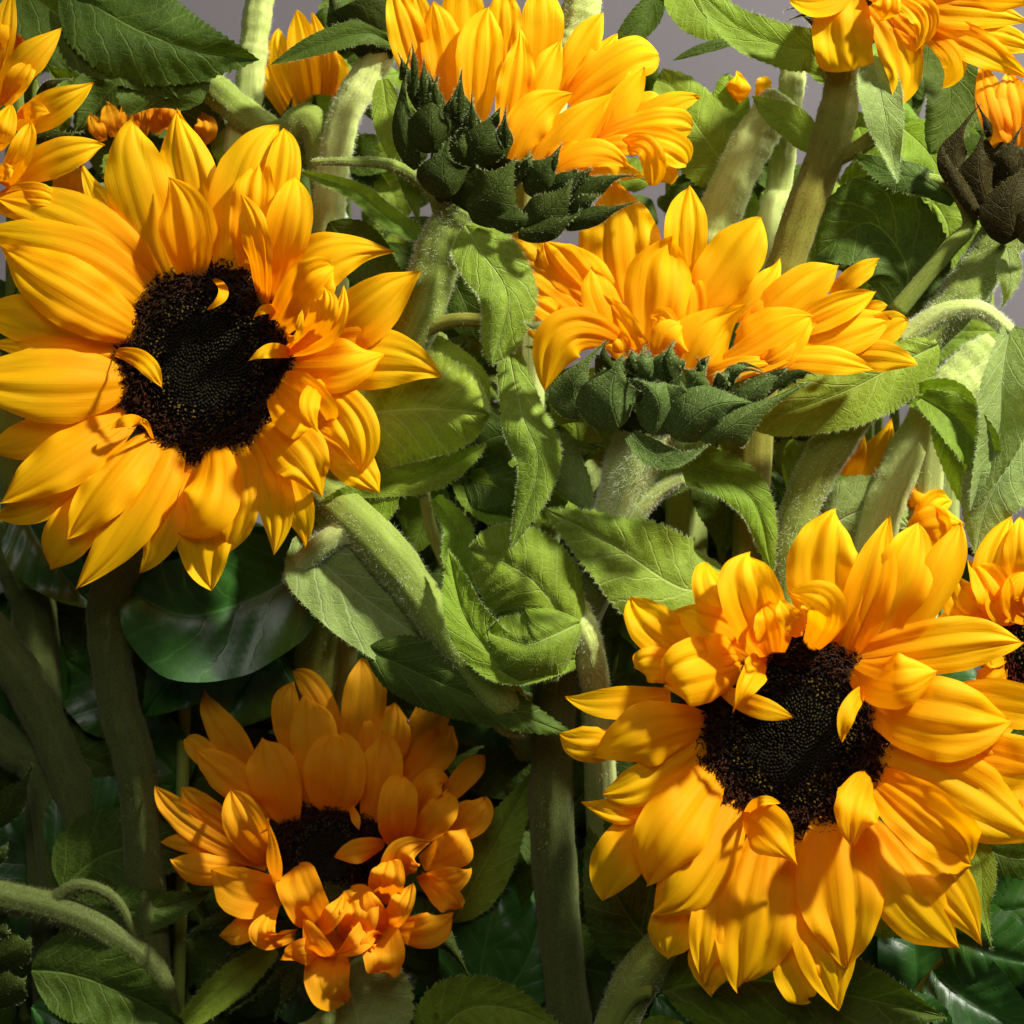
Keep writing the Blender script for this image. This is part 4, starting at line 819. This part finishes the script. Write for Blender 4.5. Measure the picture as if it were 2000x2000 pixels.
r = sprig('large serrated green leaf, darkened in colour for shade, hanging across the top left corner', [(40,-60,150),(0,-20,160),(-60,-40,180)], [
    ([(120,-40,110),(230,40,85),(350,90,80),(490,113,95)], 200, {'mat':'leaf_dark','quilt':.02,'cup':-.08}),  # darker leaf material paints in the shade on this leaf
    ([(0,-60,130),(110,30,110),(230,110,105),(340,190,120)], 150, {'mat':'leaf_dark'}),
    ([(250,100,140),(310,160,130),(330,205,140)], 190, {'mat':'leaf_dark','pf':'leafround'}),
])
sprig('blurred dark round leaves behind the tips of the upper left flower', [(420,260,340),(400,500,360),(380,1980,440)], [
    ([(420,260,320),(300,200,300),(200,240,310)], 130, {'mat':'leaf_dark','pf':'leafround'}),
    ([(430,230,310),(450,290,300),(460,400,320)], 110, {'mat':'leaf_mid'}),
    ([(260,120,290),(200,180,280),(140,250,290)], 140, {'mat':'leaf_dark'}),
    ([(560,200,340),(600,260,330),(590,360,340)], 120, {'mat':'leaf_mid'}),
])
sprig('small blurred leaves hanging at the top edge right of the top centre flower', [(1290,-60,260),(1320,-120,260),(1340,-200,260)], [
    ([(1245,-20,230),(1210,40,220),(1150,90,230)], 60, {'mat':'leaf_dark','pf':'lance'}),
    ([(1300,-60,230),(1320,20,220),(1400,80,230)], 110, {'mat':'leaf_mid'}),
    ([(1390,78,200),(1330,90,190),(1268,115,200)], 22, {'mat':'leaf_dark','pf':'strap','serr':0}),
])
sprig('round green leaves behind the right tips of the top centre flower', [(1390,260,300),(1380,500,320),(1370,1980,420)], [
    ([(1390,330,290),(1330,260,270),(1250,130,280)], 150, {'mat':'leaf_mid','pf':'leafround'}),
    ([(1400,240,290),(1380,190,280),(1375,140,285)], 70, {'mat':'leaf_lime','pf':'leafround','serr':0}),
    ([(1430,430,290),(1415,400,285),(1420,360,290)], 40, {'mat':'leaf_lime','pf':'leafround'}),
])
sprig('bright green leaves behind the olive stem at upper right', [(1700,460,330),(1660,700,350),(1640,1980,440)], [
    ([(1640,480,300),(1700,420,290),(1760,380,300)], 140, {'mat':'leaf_mid'}),
    ([(1600,380,280),(1640,330,270),(1690,340,280)], 80, {'mat':'leaf','pf':'leafround'}),
    ([(1700,240,300),(1760,300,290),(1800,390,300)], 110, {'mat':'leaf_lime'}),
    ([(1720,470,290),(1740,490,285),(1760,440,290)], 80, {'mat':'leaf','pf':'leafround'}),
    ([(1620,240,290),(1640,290,280),(1670,340,290)], 60, {'mat':'leaf_lime'}),
    ([(1760,380,330),(1790,460,330),(1740,560,340)], 150, {'mat':'leaf_mid'}),
])
sprig('dim leaves in the gap between the side-on flower and the lower right flower', [(1420,900,260),(1410,1200,280),(1400,1980,360)], [
    ([(1400,820,230),(1400,900,220),(1420,1020,230)], 110, {'mat':'leaf_mid'}),
    ([(1500,900,240),(1570,930,230),(1640,900,240)], 120, {'mat':'leaf_mid'}),
    ([(1560,1000,230),(1650,960,220),(1720,1000,230)], 140, {'mat':'leaf_grey'}),
    ([(1340,860,240),(1370,960,230),(1360,1050,240)], 120, {'mat':'leaf_dark'}),
    ([(1500,830,180),(1490,880,175),(1500,950,180)], 30, {'mat':'leaf_mid','pf':'strap'}),
    ([(1480,1000,240),(1480,950,230),(1440,880,240)], 110, {'mat':'leaf_dark'}),
])
sprig('dark leaves crossing behind the middle of the bunch', [(900,880,190),(860,1100,220),(820,1980,320)], [
    ([(860,900,150),(940,920,130),(1010,1000,140)], 110, {'mat':'leaf_dark'}),
    ([(1000,830,160),(920,830,140),(880,900,150)], 130, {'mat':'leaf_dark'}),
    ([(870,870,150),(920,950,140),(1010,1010,150)], 80, {'mat':'leaf_mid'}),
    ([(760,920,180),(800,970,170),(760,1060,180)], 120, {'mat':'leaf_mid'}),
    ([(1080,880,150),(1040,930,140),(1060,1000,150)], 100, {'mat':'leaf_mid'}),
])
rng2 = np.random.default_rng(21)
def thicket(label, spots, dd, mats, lmin=80, lmax=150, n=9, spread=75):
    dd += 110
    r = thing('foliage_sprig', label, 'foliage', RP('f', spots[0][0], 2200, 860), GG)
    for (cx, cy) in spots:
        add_stem(r, 'f', [(cx, cy - 60, dd), (cx + jit(20), cy + 120, dd + 50), (cx + jit(40), 1300, 700), (spots[0][0], 2200, 860)], 20, 'stem', 0)
        for k in range(n):
            x, y = cx + rng2.uniform(-spread, spread), cy + rng2.uniform(-spread, spread); b = rng2.uniform(-1.3, 4.4); L = rng2.uniform(lmin, lmax); dq = dd + rng2.uniform(-60, 60)
            add_leaf(r, 'f', [(x, y, dq + 20), (x + L * .5 * math.cos(b) + jit(18), y - L * .5 * math.sin(b) + jit(18), dq - 10), (x + L * math.cos(b), y - L * math.sin(b), dq + rng2.uniform(0, 40))],
                     rng2.uniform(45, 95), mats[k % len(mats)], ['leaf', 'leafround'][k % 2], res=40)
thicket('mixed green leaves in the gap between the upper left and top centre flowers', [(690,330),(740,480),(660,560),(850,560)], 330, ['leaf_dark','leaf_mid','leaf_dark','leaf'])
thicket('leaves behind the drooping centre leaves and the side-on flower bracts', [(900,780),(1000,860),(1060,780),(1130,900),(880,660)], 300, ['leaf_mid','leaf_dark','leaf_dark','leaf_grey'])
thicket('leafy growth behind the raised petals of the side-on flower', [(1270,330),(1260,230),(1400,330)], 380, ['leaf_dark','leaf_mid','leaf_dark'])
thicket('leafy growth behind the stems between the two flowers on the right', [(1420,880),(1540,860),(1600,960),(1350,960),(1480,800)], 340, ['leaf_mid','leaf_dark','leaf_grey','leaf_dark'])
thicket('leaves behind the olive stem and round dark leaf at upper right', [(1640,200),(1740,360),(1680,520),(1790,460),(1860,250),(1600,420)], 350, ['leaf_mid','leaf_lime','leaf_dark','leaf'])
thicket('leaves behind the folded pale leaf at the right edge', [(1880,700),(1900,860),(1790,640)], 330, ['leaf_mid','leaf_dark','leaf_mid'], n=6)
thicket('dark leaves behind the top left leaf and corner flower', [(60,160),(200,230),(380,260),(560,250)], 330, ['leaf_dark','leaf_dark','leaf_mid'])
thicket('dark leaves behind the bracts of the top centre flower', [(660,40),(720,170),(620,260)], 330, ['leaf_dark','leaf_mid'], n=7)
# deep dark foliage in the heart of the bunch: what closes the view between the stems
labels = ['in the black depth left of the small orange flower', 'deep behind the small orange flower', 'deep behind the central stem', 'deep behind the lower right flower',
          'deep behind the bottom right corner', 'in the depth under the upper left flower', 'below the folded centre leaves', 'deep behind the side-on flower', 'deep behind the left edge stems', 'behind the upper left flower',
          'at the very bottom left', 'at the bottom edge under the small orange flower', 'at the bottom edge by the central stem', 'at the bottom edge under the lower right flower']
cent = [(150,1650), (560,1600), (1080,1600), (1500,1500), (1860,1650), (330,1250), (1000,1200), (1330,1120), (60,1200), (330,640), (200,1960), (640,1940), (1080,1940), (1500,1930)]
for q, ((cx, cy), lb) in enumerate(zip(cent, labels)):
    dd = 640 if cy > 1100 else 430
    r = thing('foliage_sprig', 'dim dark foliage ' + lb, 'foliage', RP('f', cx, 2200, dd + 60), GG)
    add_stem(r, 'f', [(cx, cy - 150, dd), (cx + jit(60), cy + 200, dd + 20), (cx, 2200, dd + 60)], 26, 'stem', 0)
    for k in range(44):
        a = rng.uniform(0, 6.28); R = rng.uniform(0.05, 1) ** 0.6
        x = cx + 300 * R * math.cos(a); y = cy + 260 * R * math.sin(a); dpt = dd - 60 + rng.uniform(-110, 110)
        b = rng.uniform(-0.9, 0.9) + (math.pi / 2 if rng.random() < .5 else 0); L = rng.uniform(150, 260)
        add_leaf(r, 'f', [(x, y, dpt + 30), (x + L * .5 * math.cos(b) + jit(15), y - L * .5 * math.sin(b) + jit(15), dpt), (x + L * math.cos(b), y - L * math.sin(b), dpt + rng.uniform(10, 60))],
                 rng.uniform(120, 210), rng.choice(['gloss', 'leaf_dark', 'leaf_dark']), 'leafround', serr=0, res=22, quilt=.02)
